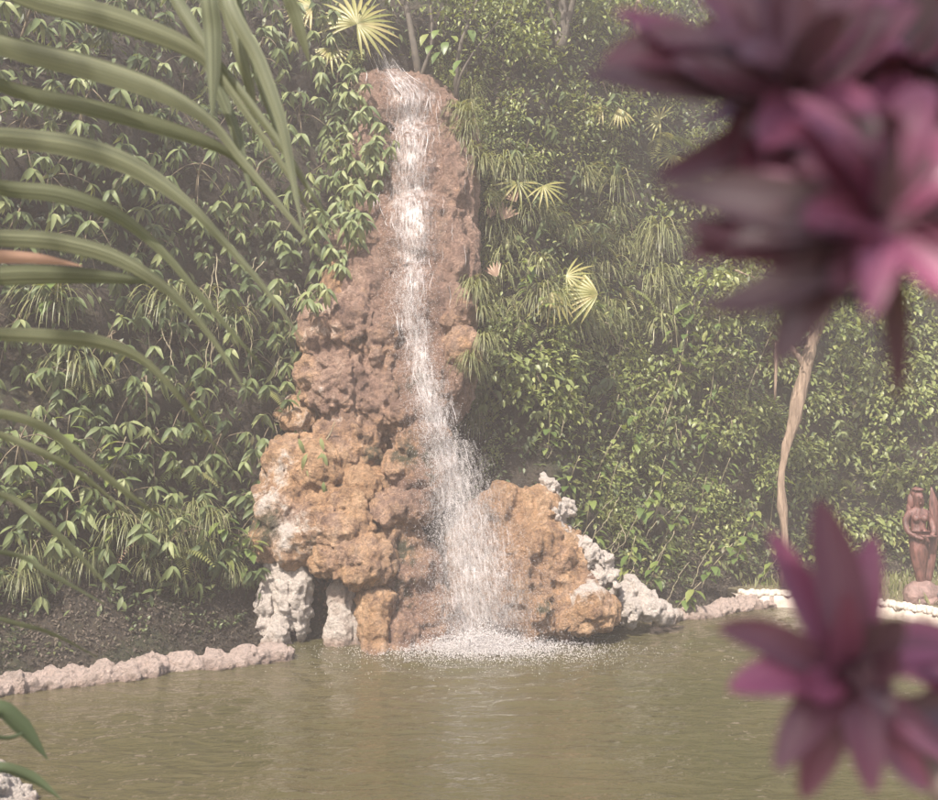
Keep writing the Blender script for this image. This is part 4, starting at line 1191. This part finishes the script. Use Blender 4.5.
# ------------------------------------------------------------------ hanging vines and roots
def vine(pts, r, label, group, mat=None, name='hanging_vine'):
    pp = []
    for (x, y, off) in pts:
        h = hit(x, y)
        if h is None: return
        pp.append(h[0] + Vector((h[1].x, h[1].y, 0)).normalized() * off)
    c = crv(pp, 14)
    c = [p + Vector((random.gauss(0, .012), random.gauss(0, .012), 0)) for p in c]
    o = ob(name, mk_mesh(name, *tube(c, [r * (1 - .4 * k / 13) for k in range(14)], 5), mat or M['vine']))
    return tag(o, label, 'vine', group)
for i in range(16):
    x = random.uniform(150, 285); y = random.uniform(255, 330); L = random.uniform(40, 90)
    vine([(x, y, .35), (x + random.uniform(-6, 6), y + L * .5, .4), (x + random.uniform(-14, 14), y + L, .35)], .009, 'thin pale root hanging down the shaded bank beside the rock shoulder', 'roots hanging on the shaded bank')
for i in range(14):
    x = random.uniform(490, 680); y = random.uniform(300, 400); L = random.uniform(40, 80)
    vine([(x, y, .3), (x + random.uniform(-6, 6), y + L * .5, .35), (x + random.uniform(-10, 10), y + L, .3)], .008, 'thin pale vine trailing below the hanging grass', 'vines below the hanging grass')
for i in range(12):
    x = random.uniform(560, 720); y = random.uniform(480, 560); L = random.uniform(25, 50)
    vine([(x, y, .4), (x - L * .3, y + L * .5, .42), (x - L * .5, y + L, .3)], .007, 'dry straw coloured stem leaning on the low bank', 'dry stems on the low bank')
vine([(580, 325, .5), (592, 335, .55), (600, 347, .5), (614, 352, .5)], .012, 'crooked bare grey twig below the yellow fan palm', None, name='bare_twig')

# ------------------------------------------------------------------ leaning tree with a stripped pale trunk
def px3(l, Y): return [tuple(at(x, y, Y + d)) for x, y, d in l]
tb = at(785, 560, 16.6); tb.z = 0.7
tr = thing('leaning_tree', 'leaning tree with stripped orange brown trunk and creeper leaves', 'tree', tuple(tb))
Tp = [Vector(p) - tb for p in px3([(784, 585, 0.2), (784, 540, 0), (781, 500, 0), (784, 460, 0), (795, 415, 0), (806, 370, 0), (814, 335, 0), (826, 290, .05), (845, 240, .1), (870, 180, .2), (880, 100, .4)], 16.6)]
Tp = crv(Tp, 34)
tv, tf = tube(Tp, [float(np.interp(k / 33, [0, .3, .55, .7, 1], [.065, .068, .10, .105, .06])) for k in range(34)], 12)
tvn = np.array([tuple(v) for v in tv]); cen = np.repeat(np.array([tuple(v) for v in Tp]), 12, 0)
off = tvn - cen
tvn = cen + off * (1 + .8 * fbm(tvn * np.array((1, 1, .25)), 8, 3, 4))[:, None] * (1 + .2 * fbm(tvn, 2.5, 2, 8))[:, None]
ob('trunk', mk_mesh('trunk', tvn, tf, M['bark']), tr)
for pts, r in (([(806, 372, 0), (795, 352, -.05), (778, 340, -.1), (776, 370, -.1), (775, 400, -.05)], .055), ([(816, 330, 0), (800, 300, -.1), (770, 285, -.2), (735, 270, -.3)], .05), ([(826, 295, 0), (850, 290, -.2), (900, 275, -.3)], .05), ([(860, 200, .15), (820, 120, 0), (790, 60, -.2)], .05)):
    c = crv([Vector(p) - tb for p in px3(pts, 16.6)], 12)
    ob('limb', mk_mesh('limb', *tube(c, [r * (1 - .06 * k) for k in range(12)], 8), M['bark']), tr)
def crown_mesh(cents, n, L, W, mat, seed, rad):
    r = np.random.default_rng(seed)
    cents = np.array(cents); idx = r.integers(0, len(cents), n)
    P = cents[idx] + r.normal(0, rad, (n, 3)) * np.array((1, 1, .7))
    D = r.normal(0, .7, (n, 3)) + np.array((0, -.2, -.35)); U = np.array((0, -.2, 1.0)) + r.normal(0, .3, (n, 3))
    tn = np.clip(.35 + .35 * r.random(len(cents))[idx] + r.normal(0, .15, n), 0, 1)
    return scatter_mesh('crown', leaf_geo(1, W, .3, .3, 3), P, D, U, L * r.uniform(.6, 1.2, n), tn, mat)
cents = [tuple(Vector(p) - tb) for p in px3([(750, 285, -.3), (720, 280, -.3), (780, 290, -.2), (800, 300, -.3), (735, 300, -.2), (770, 310, -.1), (860, 290, -.4), (890, 300, -.4), (900, 280, -.3), (850, 320, -.2), (800, 60, 0), (780, 100, -.2), (860, 90, .2), (900, 60, .3), (840, 150, .1), (910, 130, .3), (880, 30, .3), (770, 30, 0)], 16.6)]
c = ob('crown', crown_mesh(cents, 2600, .15, .42, M['bush'], 5, .28), tr); c['kind'] = 'stuff'

# ------------------------------------------------------------------ trees above the falls and on the crest
def slim_tree(x, y, tops, r, label, leaves, mat='darkbark', group=None, n=900, rad=.3, cr=None, L=.14, name='slim_tree'):
    h = hit(x, y); p = h[0] + Vector((0, -.25, 0))
    t = thing(name, label, 'tree', tuple(p), group)
    main = None
    for k, tp in enumerate(tops):
        pts = [Vector((0, 0.1, -.3))] + [at(a, b_, p.y + d) - p for a, b_, d in tp]
        c = crv(pts, 14)
        ob('trunk' if k == 0 else 'limb', mk_mesh('trunk' if k == 0 else 'limb', *tube(c, [r * (.6 if k else 1) * (1 - .045 * q) for q in range(14)], 7), M[mat]), t)
    for (a, b_, d) in leaves:
        q = at(a, b_, p.y + d) - p
        ob('leaf', random.choice(OV), t, Matrix.Translation(q) @ frame((random.uniform(-.7, .7), -.6, -.5), (0, -.3, 1)).to_4x4())
    if cr:
        cc = ob('crown', crown_mesh([tuple(at(a, b_, p.y + d) - p) for a, b_, d in cr], n, L, .4, M['bush'], int(x), rad), t); cc['kind'] = 'stuff'
    return t
slim_tree(425, 100, [[(418, 70, -.3), (411, 30, -.35), (404, -10, -.3), (395, -60, -.2)], [(421, 80, -.3), (432, 40, -.4), (428, -20, -.3)]], .075, 'dark slim tree with forked stems on the lip of the falls', [(438, 30, -.6), (446, 42, -.6), (432, 45, -.6), (440, 52, -.6), (452, 36, -.6), (428, 34, -.6)], cr=[(400, -40, -.2), (420, -50, -.2), (440, -30, -.2), (450, -5, -.4), (470, -25, 0)])
slim_tree(458, 105, [[(456, 80, -.3), (462, 40, -.3), (478, 0, -.2), (490, -50, 0)], [(458, 85, -.3), (472, 55, -.35), (500, 20, -.2)]], .05, 'thin leafy tree with angled stems beside the dark slim tree', [(462, 60, -.5), (450, 70, -.5), (470, 30, -.5)], cr=[(480, 5, -.3), (500, 10, -.2), (510, -20, 0), (470, 40, -.3), (520, 30, -.2)], L=.1, n=800)
slim_tree(640, 80, [[(638, 50, 0), (638, 20, 0), (637, -20, .1), (640, -90, .2)]], .12, 'straight pale trunked tree on the crest of the slope', [], mat='bark', cr=[(610, -20, .2), (640, -50, .2), (670, -30, .3), (620, -70, .3), (660, -80, .3), (600, 10, 0)], n=1400, rad=.5, L=.16)
gC = 'leafy trees on the crest of the slope'
for x, y, lab in ((560, 40, 'leafy tree on the crest above the ground cover'), (720, 70, 'leafy crest tree behind the pink leaves'), (800, 90, 'leafy crest tree behind the pink leaves'), (880, 120, 'leafy crest tree behind the pink leaves'), (940, 150, 'leafy crest tree behind the pink leaves')):
    if hit(x, y) is None: continue
    slim_tree(x, y, [[(x + 4, y - 60, .1), (x - 6, y - 130, .2)], [(x + 20, y - 60, 0), (x + 50, y - 110, .1)], [(x - 20, y - 60, 0), (x - 55, y - 100, .2)]], .11, lab, [], group=gC if x > 400 else 'leafy trees above the shaded bank',
              cr=[(x + random.uniform(-75, 75), y - random.uniform(20, 150), random.uniform(-.6, .8)) for _ in range(16)], n=2200, rad=.42, L=.17, name='crest_tree')

# ------------------------------------------------------------------ carved figure
def skin(name, verts, edges, radii, mat, parent, root=0, sub=2):
    me = bpy.data.meshes.new(name); me.from_pydata([tuple(v) for v in verts], edges, [])
    o = ob('tmp', me)
    md = o.modifiers.new('s', 'SKIN'); md.use_smooth_shade = True
    for i, r in enumerate(radii):
        sv_ = me.skin_vertices[0].data[i]
        sv_.radius = r if isinstance(r, tuple) else (r, r)
        sv_.use_root = (i == root)
    sd = o.modifiers.new('d', 'SUBSURF'); sd.levels = sub; sd.render_levels = sub
    dg = bpy.context.evaluated_depsgraph_get()
    me2 = bpy.data.meshes.new_from_object(o.evaluated_get(dg))
    bpy.data.objects.remove(o)
    me2.name = name; me2.materials.clear(); me2.materials.append(mat)
    me2.polygons.foreach_set('use_smooth', np.ones(len(me2.polygons), dtype=bool))
    return ob(name, me2, parent)
sb_ = Vector((6.86, 15.35, .22))
st = thing('carved_statue', 'dark red carved wooden mermaid figure on the terrace by the pool wall', 'statue', tuple(sb_))
V = [(0, 0, .95), (0, -.01, 1.08), (.0, 0, 1.20), (0, .0, 1.34), (0, 0, 1.43), (0, -.01, 1.50), (0, -.03, 1.60), (0, -.02, 1.68),
     (-.13, 0, 1.35), (-.20, .0, 1.22), (-.185, -.06, 1.06), (-.06, -.15, .98), (.02, -.17, .97),
     (.13, 0, 1.35), (.20, 0, 1.24), (.20, -.09, 1.08), (.13, -.16, 1.0),
     (0, -.02, .80), (.0, -.01, .60), (.02, 0, .42), (.05, .02, .26), (.1, .02, .12)]
E = [(0, 1), (1, 2), (2, 3), (3, 4), (4, 5), (5, 6), (6, 7), (3, 8), (8, 9), (9, 10), (10, 11), (11, 12), (3, 13), (13, 14), (14, 15), (15, 16), (0, 17), (17, 18), (18, 19), (19, 20), (20, 21)]
RD = [(.15, .12), (.11, .09), (.13, .1), (.13, .09), (.05, .05), (.065, .07), (.085, .095), (.05, .06), .06, .052, .045, .036, .026, .06, .052, .045, .034, (.16, .13), (.125, .11), (.085, .085), (.075, .075), (.10, .09)]
skin('body', V, E, RD, M['statue'], st)
def blob(name, lst, parent, mat):
    V, Fc = [], []
    for (cx, cy, cz, rx, ry, rz) in lst:
        o_ = len(V); V += [tuple(v) for v in ICO[0] * np.array((rx, ry, rz)) + np.array((cx, cy, cz))]; Fc += [tuple(i + o_ for i in f) for f in ICO[1]]
    return ob(name, mk_mesh(name, V, Fc, mat), parent)
blob('hair', [(0, .03, 1.64, .10, .09, .11), (-.075, .05, 1.52, .06, .06, .14), (-.10, .06, 1.38, .055, .05, .14), (.07, .05, 1.52, .05, .06, .13), (0, .08, 1.45, .09, .06, .2), (-.12, .05, 1.26, .045, .045, .13), (-.05, .09, 1.30, .06, .05, .2), (0, -.01, 1.705, .092, .098, .03)], st, M['statue'])
blob('face', [(0, -.115, 1.575, .014, .022, .03), (-.032, -.098, 1.60, .016, .012, .008), (.032, -.098, 1.60, .016, .012, .008), (0, -.104, 1.53, .024, .012, .008), (0, -.10, 1.50, .02, .014, .015)], st, M['statue'])
blob('bust', [(-.06, -.085, 1.27, .06, .055, .06), (.06, -.085, 1.27, .06, .055, .06)], st, M['statue'])
# fingers round the shell she holds
for k in range(4):
    c = [(.0 + .012 * k, -.185, .985 - .018 * k), (.04 + .01 * k, -.205, .985 - .018 * k), (.07 + .006 * k, -.19, .98 - .018 * k)]
    ob('finger', mk_mesh('finger', *tube(crv(c, 5), [.011, .011, .01, .009, .006], 6), M['statue']), st)
blob('shell', [(.09, -.17, 1.01, .13, .05, .022)], st, M['statue'])
# the tail fin sweeps up beside her
c = crv([(.06, .03, .18), (.14, .05, .42), (.21, .07, .78), (.25, .08, 1.15), (.27, .08, 1.45), (.24, .08, 1.74)], 22)
rad = [float(np.interp(k / 21, [0, .3, .6, .85, 1], [.08, .10, .09, .07, .01])) for k in range(22)]
tv, tf = tube(c, rad, 10)
tv = [Vector((v.x, (v.y - .03) * .45 + .03, v.z)) for v in tv]
ob('tail_fin', mk_mesh('tail_fin', tv, tf, M['statue']), st)
v = []
bs = rock('pedestal', [(0, 0, 1, 1, 0, 1)], M['rock_brown'], 'x', vox=.5) if False else None
pv = ICO[0].copy()
def lump(cx, cy, cz, rx, ry, rz, seed):
    vv = ICO[0] * (1 + .18 * fbm(ICO[0] + seed, 1.5, 3, seed)[:, None]) * np.array((rx, ry, rz)) + np.array((cx, cy, cz))
    return [tuple(q) for q in vv], ICO[1]
V, Fc = merge([lump(.05, 0, .12, .27, .24, .22, 3), lump(-.12, -.06, .10, .15, .17, .20, 5), lump(.30, 0, .08, .25, .2, .17, 9), lump(.1, -.1, .02, .3, .2, .1, 12)])
ob('pedestal', mk_mesh('pedestal', V, Fc, M['statue_base']), st)
# folded cloth by the pedestal
t = thing('folded_cloth', 'folded purple and teal cloth beside the statue pedestal', 'cloth', (7.17, 15.0, .22))
for k, (mt, z) in enumerate((('cloth_t', 0), ('cloth_p', .055), ('cloth_t', .11))):
    V, Fc = [], []
    for i in range(9):
        for j in range(5):
            V.append((-.14 + .035 * i, -.12 + .06 * j, z + .05 + .008 * math.sin(i * 1.3 + k) + .006 * math.cos(j * 2)))
    nn_ = len(V); V += [(a, b_, z) for a, b_, _ in V]
    for i in range(8):
        for j in range(4):
            a = i * 5 + j; Fc += [(a, a + 5, a + 6, a + 1), (nn_ + a, nn_ + a + 1, nn_ + a + 6, nn_ + a + 5)]
    ed = [j for j in range(5)] + [i * 5 + 4 for i in range(1, 9)] + [40 + j for j in range(3, -1, -1)] + [i * 5 for i in range(7, 0, -1)]
    for q in range(len(ed)):
        a, b_ = ed[q], ed[(q + 1) % len(ed)]; Fc.append((a, b_, nn_ + b_, nn_ + a))
    ob('fold', mk_mesh('fold', V, Fc, M[mt]), t)

# ------------------------------------------------------------------ foreground palm
def ribbon(pts, ws, nseg=26, fold=.35, twist=0.0):
    """leaflet: a folded strip along 3d points with widths (m)"""
    c = crv(pts, nseg)
    V, Fc = [], []
    m = len(ws) - 1
    for i, p in enumerate(c):
        t = (c[min(i + 1, nseg - 1)] - c[max(i - 1, 0)]).normalized()
        f = i / (nseg - 1)
        w = float(np.interp(f * m, np.arange(m + 1), ws)) * .5
        s_ = t.cross(Vector((0.0, 1.0, 0.35))).normalized()
        s_ = Quaternion(t, twist * f) @ s_
        nz = s_.cross(t)
        V += [p - s_ * w + nz * fold * w, p - s_ * w * .5 + nz * fold * .62 * w, p, p + s_ * w * .5 + nz * fold * .62 * w, p + s_ * w + nz * fold * w]
    for i in range(nseg - 1):
        for k in range(4):
            a = i * 5 + k; Fc.append((a, a + 1, a + 6, a + 5))
    global ACR
    ACR = np.tile(np.array((-1, -.5, 0, .5, 1)), nseg) + random.uniform(0, 90)
    return V, Fc
PY = 3.3
def leaflet_mesh(nm, V, Fc, mat):
    return mk_mesh(nm, V, Fc, mat, attrs={'across': ACR})
pb = Vector((-3.0, 3.0, 1.0))
pm = thing('foreground_palm', 'palm with long drooping olive leaflets reaching in front of the bank', 'palm', tuple(pb))
ob('stem', mk_mesh('stem', *tube(crv([(0, 0, -.15), (0.02, 0, .8), (0.0, .02, 1.6)], 8), [.06, .055, .05, .05, .045, .045, .04, .035], 9), M['stalk']), pm)
def rl(px_pts, Y0):
    return [at(x, y, Y0 + d) - pb for x, y, d in px_pts]
rach1 = crv([Vector((0, .02, 1.5))] + rl([(-220, 560, -.1), (-150, 420, -.05), (-105, 280, 0), (-80, 120, 0), (-60, -60, .1), (-20, -220, .2)], PY - .1), 30)
ob('rachis', mk_mesh('rachis', *tube(rach1, [.02 - .0004 * k for k in range(30)], 7), M['stalk']), pm)
rach2 = crv([Vector((0, .02, 1.55))] + rl([(-160, 100, 0), (-60, -110, .05), (80, -150, .1), (200, -110, .15), (330, -60, .2)], PY), 30)
ob('rachis', mk_mesh('rachis', *tube(rach2, [.02 - .0004 * k for k in range(30)], 7), M['stalk']), pm)
LF = [
 ([(-70, -45), (20, -6), (110, 18), (180, 44), (212, 68), (245, 112), (285, 170), (328, 240)], [14, 34, 36, 28, 14, 11, 9, 2]),
 ([(-85, 30), (10, 48), (90, 68), (160, 92), (210, 122), (240, 158), (282, 208), (322, 257)], [14, 32, 36, 30, 16, 12, 10, 2]),
 ([(-88, 85), (20, 92), (90, 108), (150, 124), (205, 142), (234, 158), (255, 182), (276, 205)], [12, 22, 26, 26, 20, 10, 7, 2]),
 ([(-90, 128), (10, 138), (80, 148), (135, 168), (185, 202), (222, 240), (262, 285), (302, 340)], [14, 30, 34, 30, 18, 12, 9, 2]),
 ([(-95, 180), (0, 188), (60, 195), (115, 215), (160, 250), (195, 290), (228, 328), (266, 370)], [14, 24, 26, 22, 14, 10, 8, 2]),
 ([(-98, 238), (-10, 238), (55, 242), (115, 258), (162, 286), (195, 318), (220, 350), (246, 392)], [14, 26, 27, 24, 16, 11, 8, 2]),
 ([(-102, 282), (-30, 276), (30, 275), (80, 276), (125, 279), (160, 283)], [14, 28, 30, 24, 16, 2]),
 ([(-105, 336), (-10, 334), (50, 337), (100, 343), (142, 360), (175, 392), (200, 425), (225, 460)], [12, 20, 23, 22, 14, 9, 6, 2]),
 ([(-115, 405), (-20, 412), (40, 426), (85, 460), (125, 492), (166, 522)], [10, 15, 16, 15, 11, 2]),
 ([(-118, 425), (-20, 430), (40, 452), (85, 478), (130, 515)], [9, 12, 13, 9, 2]),
 ([(-125, 470), (-10, 492), (40, 520), (75, 552), (114, 592)], [8, 11, 12, 9, 2]),
 ([(-130, 530), (0, 552), (50, 574), (104, 604)], [6, 8, 8, 2]),
 ([(-140, 610), (0, 619), (50, 633), (97, 657)], [6, 8, 7, 2]),
]
for i, (pts, ws) in enumerate(LF):
    n = len(pts)
    Yv = PY + random.uniform(-.06, .12)
    p3 = rl([(x, y, .02 + .22 * (k / (n - 1)) ** 1.5) for k, (x, y) in enumerate(pts)], Yv)
    q = min(rach1, key=lambda r_: (r_ - p3[0]).length)
    p3[0] = q
    ob('leaflet', leaflet_mesh('leaflet', *ribbon(p3, [0.69 * w * Yv / F for w in ws], 30, .2, random.uniform(-.35, .2)), M['palm']), pm)
p3 = rl([(-100, 268, .02), (-40, 258, .02), (0, 257, .05), (40, 259, .08), (82, 266, .1)], PY - .05)
p3[0] = min(rach1, key=lambda r_: (r_ - p3[0]).length)
tag(ob('leaflet', leaflet_mesh('leaflet', *ribbon(p3, [.035, .05, .045, .035, .003], 20, .2), M['palm_dead']), pm), 'dead orange pink leaflet')
for pts, ws in (([(150, -135), (168, -20), (195, 32), (220, 92), (238, 140), (252, 200)], [8, 14, 16, 15, 12, 2]),
                ([(205, -112), (208, -20), (212, 30), (213, 75), (212, 118)], [10, 22, 22, 16, 2]),
                ([(222, -105), (222, -10), (238, 50), (250, 95), (254, 142)], [8, 15, 16, 12, 2]),
                ([(232, -100), (226, -10), (258, 60), (280, 120), (290, 165), (302, 228)], [8, 16, 17, 14, 10, 2]),
                ([(285, -80), (284, -20), (294, 15), (302, 40), (309, 62)], [8, 16, 17, 12, 2]),
                ([(140, -138), (165, -20), (205, 48), (245, 98), (290, 160), (338, 236)], [8, 10, 12, 11, 9, 2]),
                ([(255, -95), (236, -10), (244, 30), (262, 90), (283, 150)], [6, 10, 11, 9, 2])):
    n = len(pts); Yv = PY + random.uniform(-.05, .15)
    p3 = rl([(x, y, .1 + .1 * (k / (n - 1))) for k, (x, y) in enumerate(pts)], Yv)
    p3[0] = min(rach2, key=lambda r_: (r_ - p3[0]).length)
    ob('leaflet', leaflet_mesh('leaflet', *ribbon(p3, [0.9 * w * Yv / F for w in ws], 26, .4, random.uniform(-.4, .6)), M['palm']), pm)

# big leaved plant at the near corner
cb = Vector((-1.75, 3.3, 0.95))
cp_ = thing('broad_leaf_plant', 'broad pointed dark green leaves on the near bank over white rock', 'plant', tuple(cb))
ob('stem', mk_mesh('stem', *tube(crv([(0, 0, -.15), (.0, .05, .1), (.02, .1, .35)], 6), .012, 6), M['stalk']), cp_)
for pts, ws in (([(-60, 705, 0), (-10, 712, 0), (20, 728, .03), (48, 760, .08)], [20, 34, 36, 2]), ([(-60, 740, .05), (-20, 742, 0), (10, 738, .03), (30, 730, .05)], [8, 10, 8, 2]), ([(-60, 765, .05), (-10, 770, 0), (30, 778, .03), (62, 800, .06)], [14, 22, 24, 2]), ([(-40, 620, .1), (-10, 590, .1), (6, 572, .1)], [8, 20, 2])):
    p3 = [at(x, y, 3.3 + d) - cb for x, y, d in pts]
    p3[0] = Vector((.02, .1, .33)).lerp(p3[0], .5)
    ob('leaf', leaflet_mesh('leaf', *ribbon(p3, [.6 * w * 3.3 / F for w in ws], 16, .35), M['corner']), cp_)

# ------------------------------------------------------------------ foreground pink leaved ti plants
def ti_leaf(t, base, tip, w, bend=0.0, roll=0.0, org=None):
    base, tip = Vector(base), Vector(tip)
    n = 16; V, Fc = [], []
    ax = (tip - base)
    c = crv([base, base + ax * .33 + Vector((0, 0, bend)), base + ax * .68 + Vector((0, 0, bend * 1.1)), tip], n)
    for i, p in enumerate(c):
        f = i / (n - 1)
        ww = .5 * w * max(0.03, math.sin(math.pi * min(1, .12 + .88 * f)) ** .62) * (1 if f < 1 else .05)
        if f < .2: ww *= .45 + 2.75 * f
        tt_ = (c[min(i + 1, n - 1)] - c[max(i - 1, 0)]).normalized()
        s_ = tt_.cross(Vector((0, -1, .55))).normalized(); s_ = Quaternion(tt_, roll) @ s_
        nz = s_.cross(tt_)
        V += [p - s_ * ww + nz * ww * .35, p - s_ * ww * .5 + nz * ww * .14, p, p + s_ * ww * .5 + nz * ww * .14, p + s_ * ww + nz * ww * .35]
    for i in range(n - 1):
        for k in range(4):
            a = i * 5 + k; Fc.append((a, a + 1, a + 6, a + 5))
    return ob('leaf', mk_mesh('leaf', V, Fc, M['ti']), t)

def ti_plant(label, root, cane_px, Y, heads):
    t = thing('ti_plant', label, 'plant', tuple(root))
    root = Vector(root)
    c = crv([Vector((0, 0, -.1))] + [at(x, y, Y + d) - root for x, y, d in cane_px], 16)
    ob('cane', mk_mesh('cane', *tube(c, .014, 8), M['cane']), t)
    for (cx, cy, dY, leaves) in heads:
        for (bx, by, tx, ty, w, d) in leaves:
            b0 = at(bx, by, Y + dY) - root; t0 = at(tx, ty, Y + dY + d * .7) - root
            ti_leaf(t, b0, t0, .88 * w * (Y + dY) / F, random.uniform(-.01, .015), random.uniform(-.28, .28))
    return t
up = []
C1, C2, C3 = (800, 95), (885, 225), (905, 60)
for tx, ty, w, d in ((582, 74, 84, .02), (600, 62, 70, .04), (612, 10, 76, .05), (660, -50, 60, .08), (720, -70, 58, .1), (652, 180, 62, .05), (700, 125, 60, .1), (742, 215, 60, .0), (790, -80, 60, .1), (700, 30, 60, .05), (760, 150, 60, -.08), (830, 200, 60, -.05), (840, 10, 54, -.12), (740, 60, 56, -.12), (880, 120, 50, -.1), (650, 55, 56, .1), (780, 210, 56, .08)):
    up.append((C1[0] + random.uniform(-12, 12), C1[1] + random.uniform(-12, 12), tx, ty, w, d))
u2 = []
for tx, ty, w, d in ((654, 190, 70, .05), (680, 225, 66, .04), (684, 258, 76, .05), (698, 312, 62, .0), (772, 370, 70, 0), (898, 405, 52, .05), (1000, 330, 60, .05), (960, 300, 55, -.05), (840, 300, 60, .08), (760, 250, 66, .1), (760, 170, 60, .1), (830, 150, 58, -.1), (880, 110, 56, -.1), (950, 130, 60, 0), (1020, 220, 60, 0), (930, 300, 56, .1), (800, 220, 56, -.1), (870, 320, 50, -.06), (985, 180, 60, .1)):
    u2.append((C2[0] + random.uniform(-12, 12), C2[1] + random.uniform(-12, 12), tx, ty, w, d))
u3 = []
for tx, ty, w, d in ((800, 15, 46, -.08), (850, 70, 44, -.1), (870, 130, 46, -.1), (960, 140, 60, .05), (1010, 60, 60, .0), (900, -60, 60, .05), (960, -50, 60, .05), (830, -40, 60, .08), (820, 100, 60, .08), (930, 190, 56, .05), (760, 70, 56, .1), (780, 20, 56, .1)):
    u3.append((C3[0] + random.uniform(-12, 12), C3[1] + random.uniform(-12, 12), tx, ty, w, d))
for (cx, cy, lst, n) in ((*C1, up, 60), (*C2, u2, 60), (*C3, u3, 40)):
    for q in range(n):
        a = random.uniform(0, 6.283); r_ = random.uniform(70, 185)
        tx, ty = cx + r_ * math.cos(a) * (1.0 if cx > 850 else .85), cy + r_ * .9 * math.sin(a)
        if ty > 290 or tx < 640 or (tx < 690 and ty > 60) or (tx < 735 and 100 < ty < 190): continue
        lst.append((cx + random.uniform(-15, 15), cy + random.uniform(-15, 15), tx, ty, random.uniform(38, 58), random.uniform(-.04, .10)))
ti_plant('tall ti plant with a dense crown of pink purple leaves', (.56, .64, 1.0), [(1200, 560, .0), (1080, 380, .03), (960, 260, .06), (900, 200, .08), (850, 110, .1)], .62, [(*C1, .12, up), (*C2, .0, u2), (*C3, .2, u3)])
lo = []
C4 = (846, 672)
for tx, ty, w, d in ((818, 498, 56, .02), (768, 528, 54, .06), (874, 532, 50, .05), (716, 628, 44, 0), (727, 690, 54, -.02), (775, 772, 50, -.03), (802, 800, 54, 0), (872, 795, 48, -.03), (905, 618, 46, -.05), (960, 640, 52, .04), (985, 690, 56, .02), (930, 790, 46, .02), (960, 760, 52, .05), (845, 590, 46, -.08), (890, 720, 46, -.08), (800, 690, 44, -.06), (905, 660, 44, -.1)):
    lo.append((C4[0] + random.uniform(-10, 14), C4[1] + random.uniform(-12, 12), tx, ty, w, d))
l2 = []
for tx, ty, w, d in ((880, 660, 50, 0), (900, 640, 46, .0), (960, 610, 50, .05), (1030, 700, 50, 0), (915, 740, 46, 0), (935, 800, 46, .05), (890, 700, 44, -.05)):
    l2.append((965 + random.uniform(-8, 8), 695 + random.uniform(-8, 8), tx, ty, w, d))
ti_plant('low ti plant with a starry rosette of pink purple leaves over the pool', (.58, .8, 1.0), [(1010, 1050, .0), (960, 820, .03), (900, 720, .06), (850, 676, .04)], .82, [(*C4, 0, lo), (965, 695, .12, l2)])

# ------------------------------------------------------------------ unseen tree, added behind the camera to shade the foreground leaves
sb0 = Vector((-3.4, -4.3, 1.0))
sh = thing('added_shade_tree', 'unseen broad tree added behind the viewer to shade the near plants', 'tree', tuple(sb0))
ob('trunk', mk_mesh('trunk', *tube(crv([(0, 0, -.3), (.1, .1, 2), (.4, .4, 4.2), (1.2, 1.2, 6)], 14), [.26 - .011 * k for k in range(14)], 10), M['darkbark']), sh)
cs = []
for tx, ty, tz in ((3.3, 1.6, 6.4), (1.4, 2.8, 6.6), (.4, 1.2, 6.8), (2.4, .4, 7), (3.4, 2.9, 6.6), (2.0, 1.8, 7.4), (1.0, 3.4, 6.4), (2.6, 2.5, 6.9), (2.2, 1.4, 6.5), (2.5, 1.0, 6.7), (1.9, 1.7, 6.6), (2.8, 1.5, 6.8)):
    c = crv([(.4, .4, 4.2), (tx * .6, ty * .6, 5.6), (tx, ty, tz)], 8)
    ob('limb', mk_mesh('limb', *tube(c, [.09 - .009 * k for k in range(8)], 7), M['darkbark']), sh)
    cs += [(tx + random.gauss(0, .5), ty + random.gauss(0, .5), tz + random.gauss(0, .25)) for _ in range(4)]
c = ob('crown', crown_mesh(cs, 1900, .26, .45, M['bush'], 61, .5), sh); c['kind'] = 'stuff'

# ------------------------------------------------------------------ haze volume added to lift the dark tones
hz = bpy.data.materials.new('tone_haze'); hz.use_nodes = True
nt = hz.node_tree
for n_ in list(nt.nodes):
    if n_.type == 'BSDF_PRINCIPLED': nt.nodes.remove(n_)
pv_ = nt.nodes.new('ShaderNodeVolumePrincipled')
pv_.inputs['Color'].default_value = (0.98, 0.885, 0.845, 1)
pv_.inputs['Density'].default_value = 0.0074
pv_.inputs['Anisotropy'].default_value = 0.0
nt.links.new(pv_.outputs[0], nt.nodes['Material Output'].inputs['Volume'])
x0, x1, y0, y1, z0, z1 = -32, 34, -14, 38, -2.2, 18.5
V = [(x, y, z) for x in (x0, x1) for y in (y0, y1) for z in (z0, z1)]
Fc = [(0, 1, 3, 2), (4, 6, 7, 5), (0, 4, 5, 1), (2, 3, 7, 6), (0, 2, 6, 4), (1, 5, 7, 3)]
tag(ob('haze', mk_mesh('haze', V, Fc, hz, False)), 'pale haze volume added to lift the dark tones', kind='stuff')
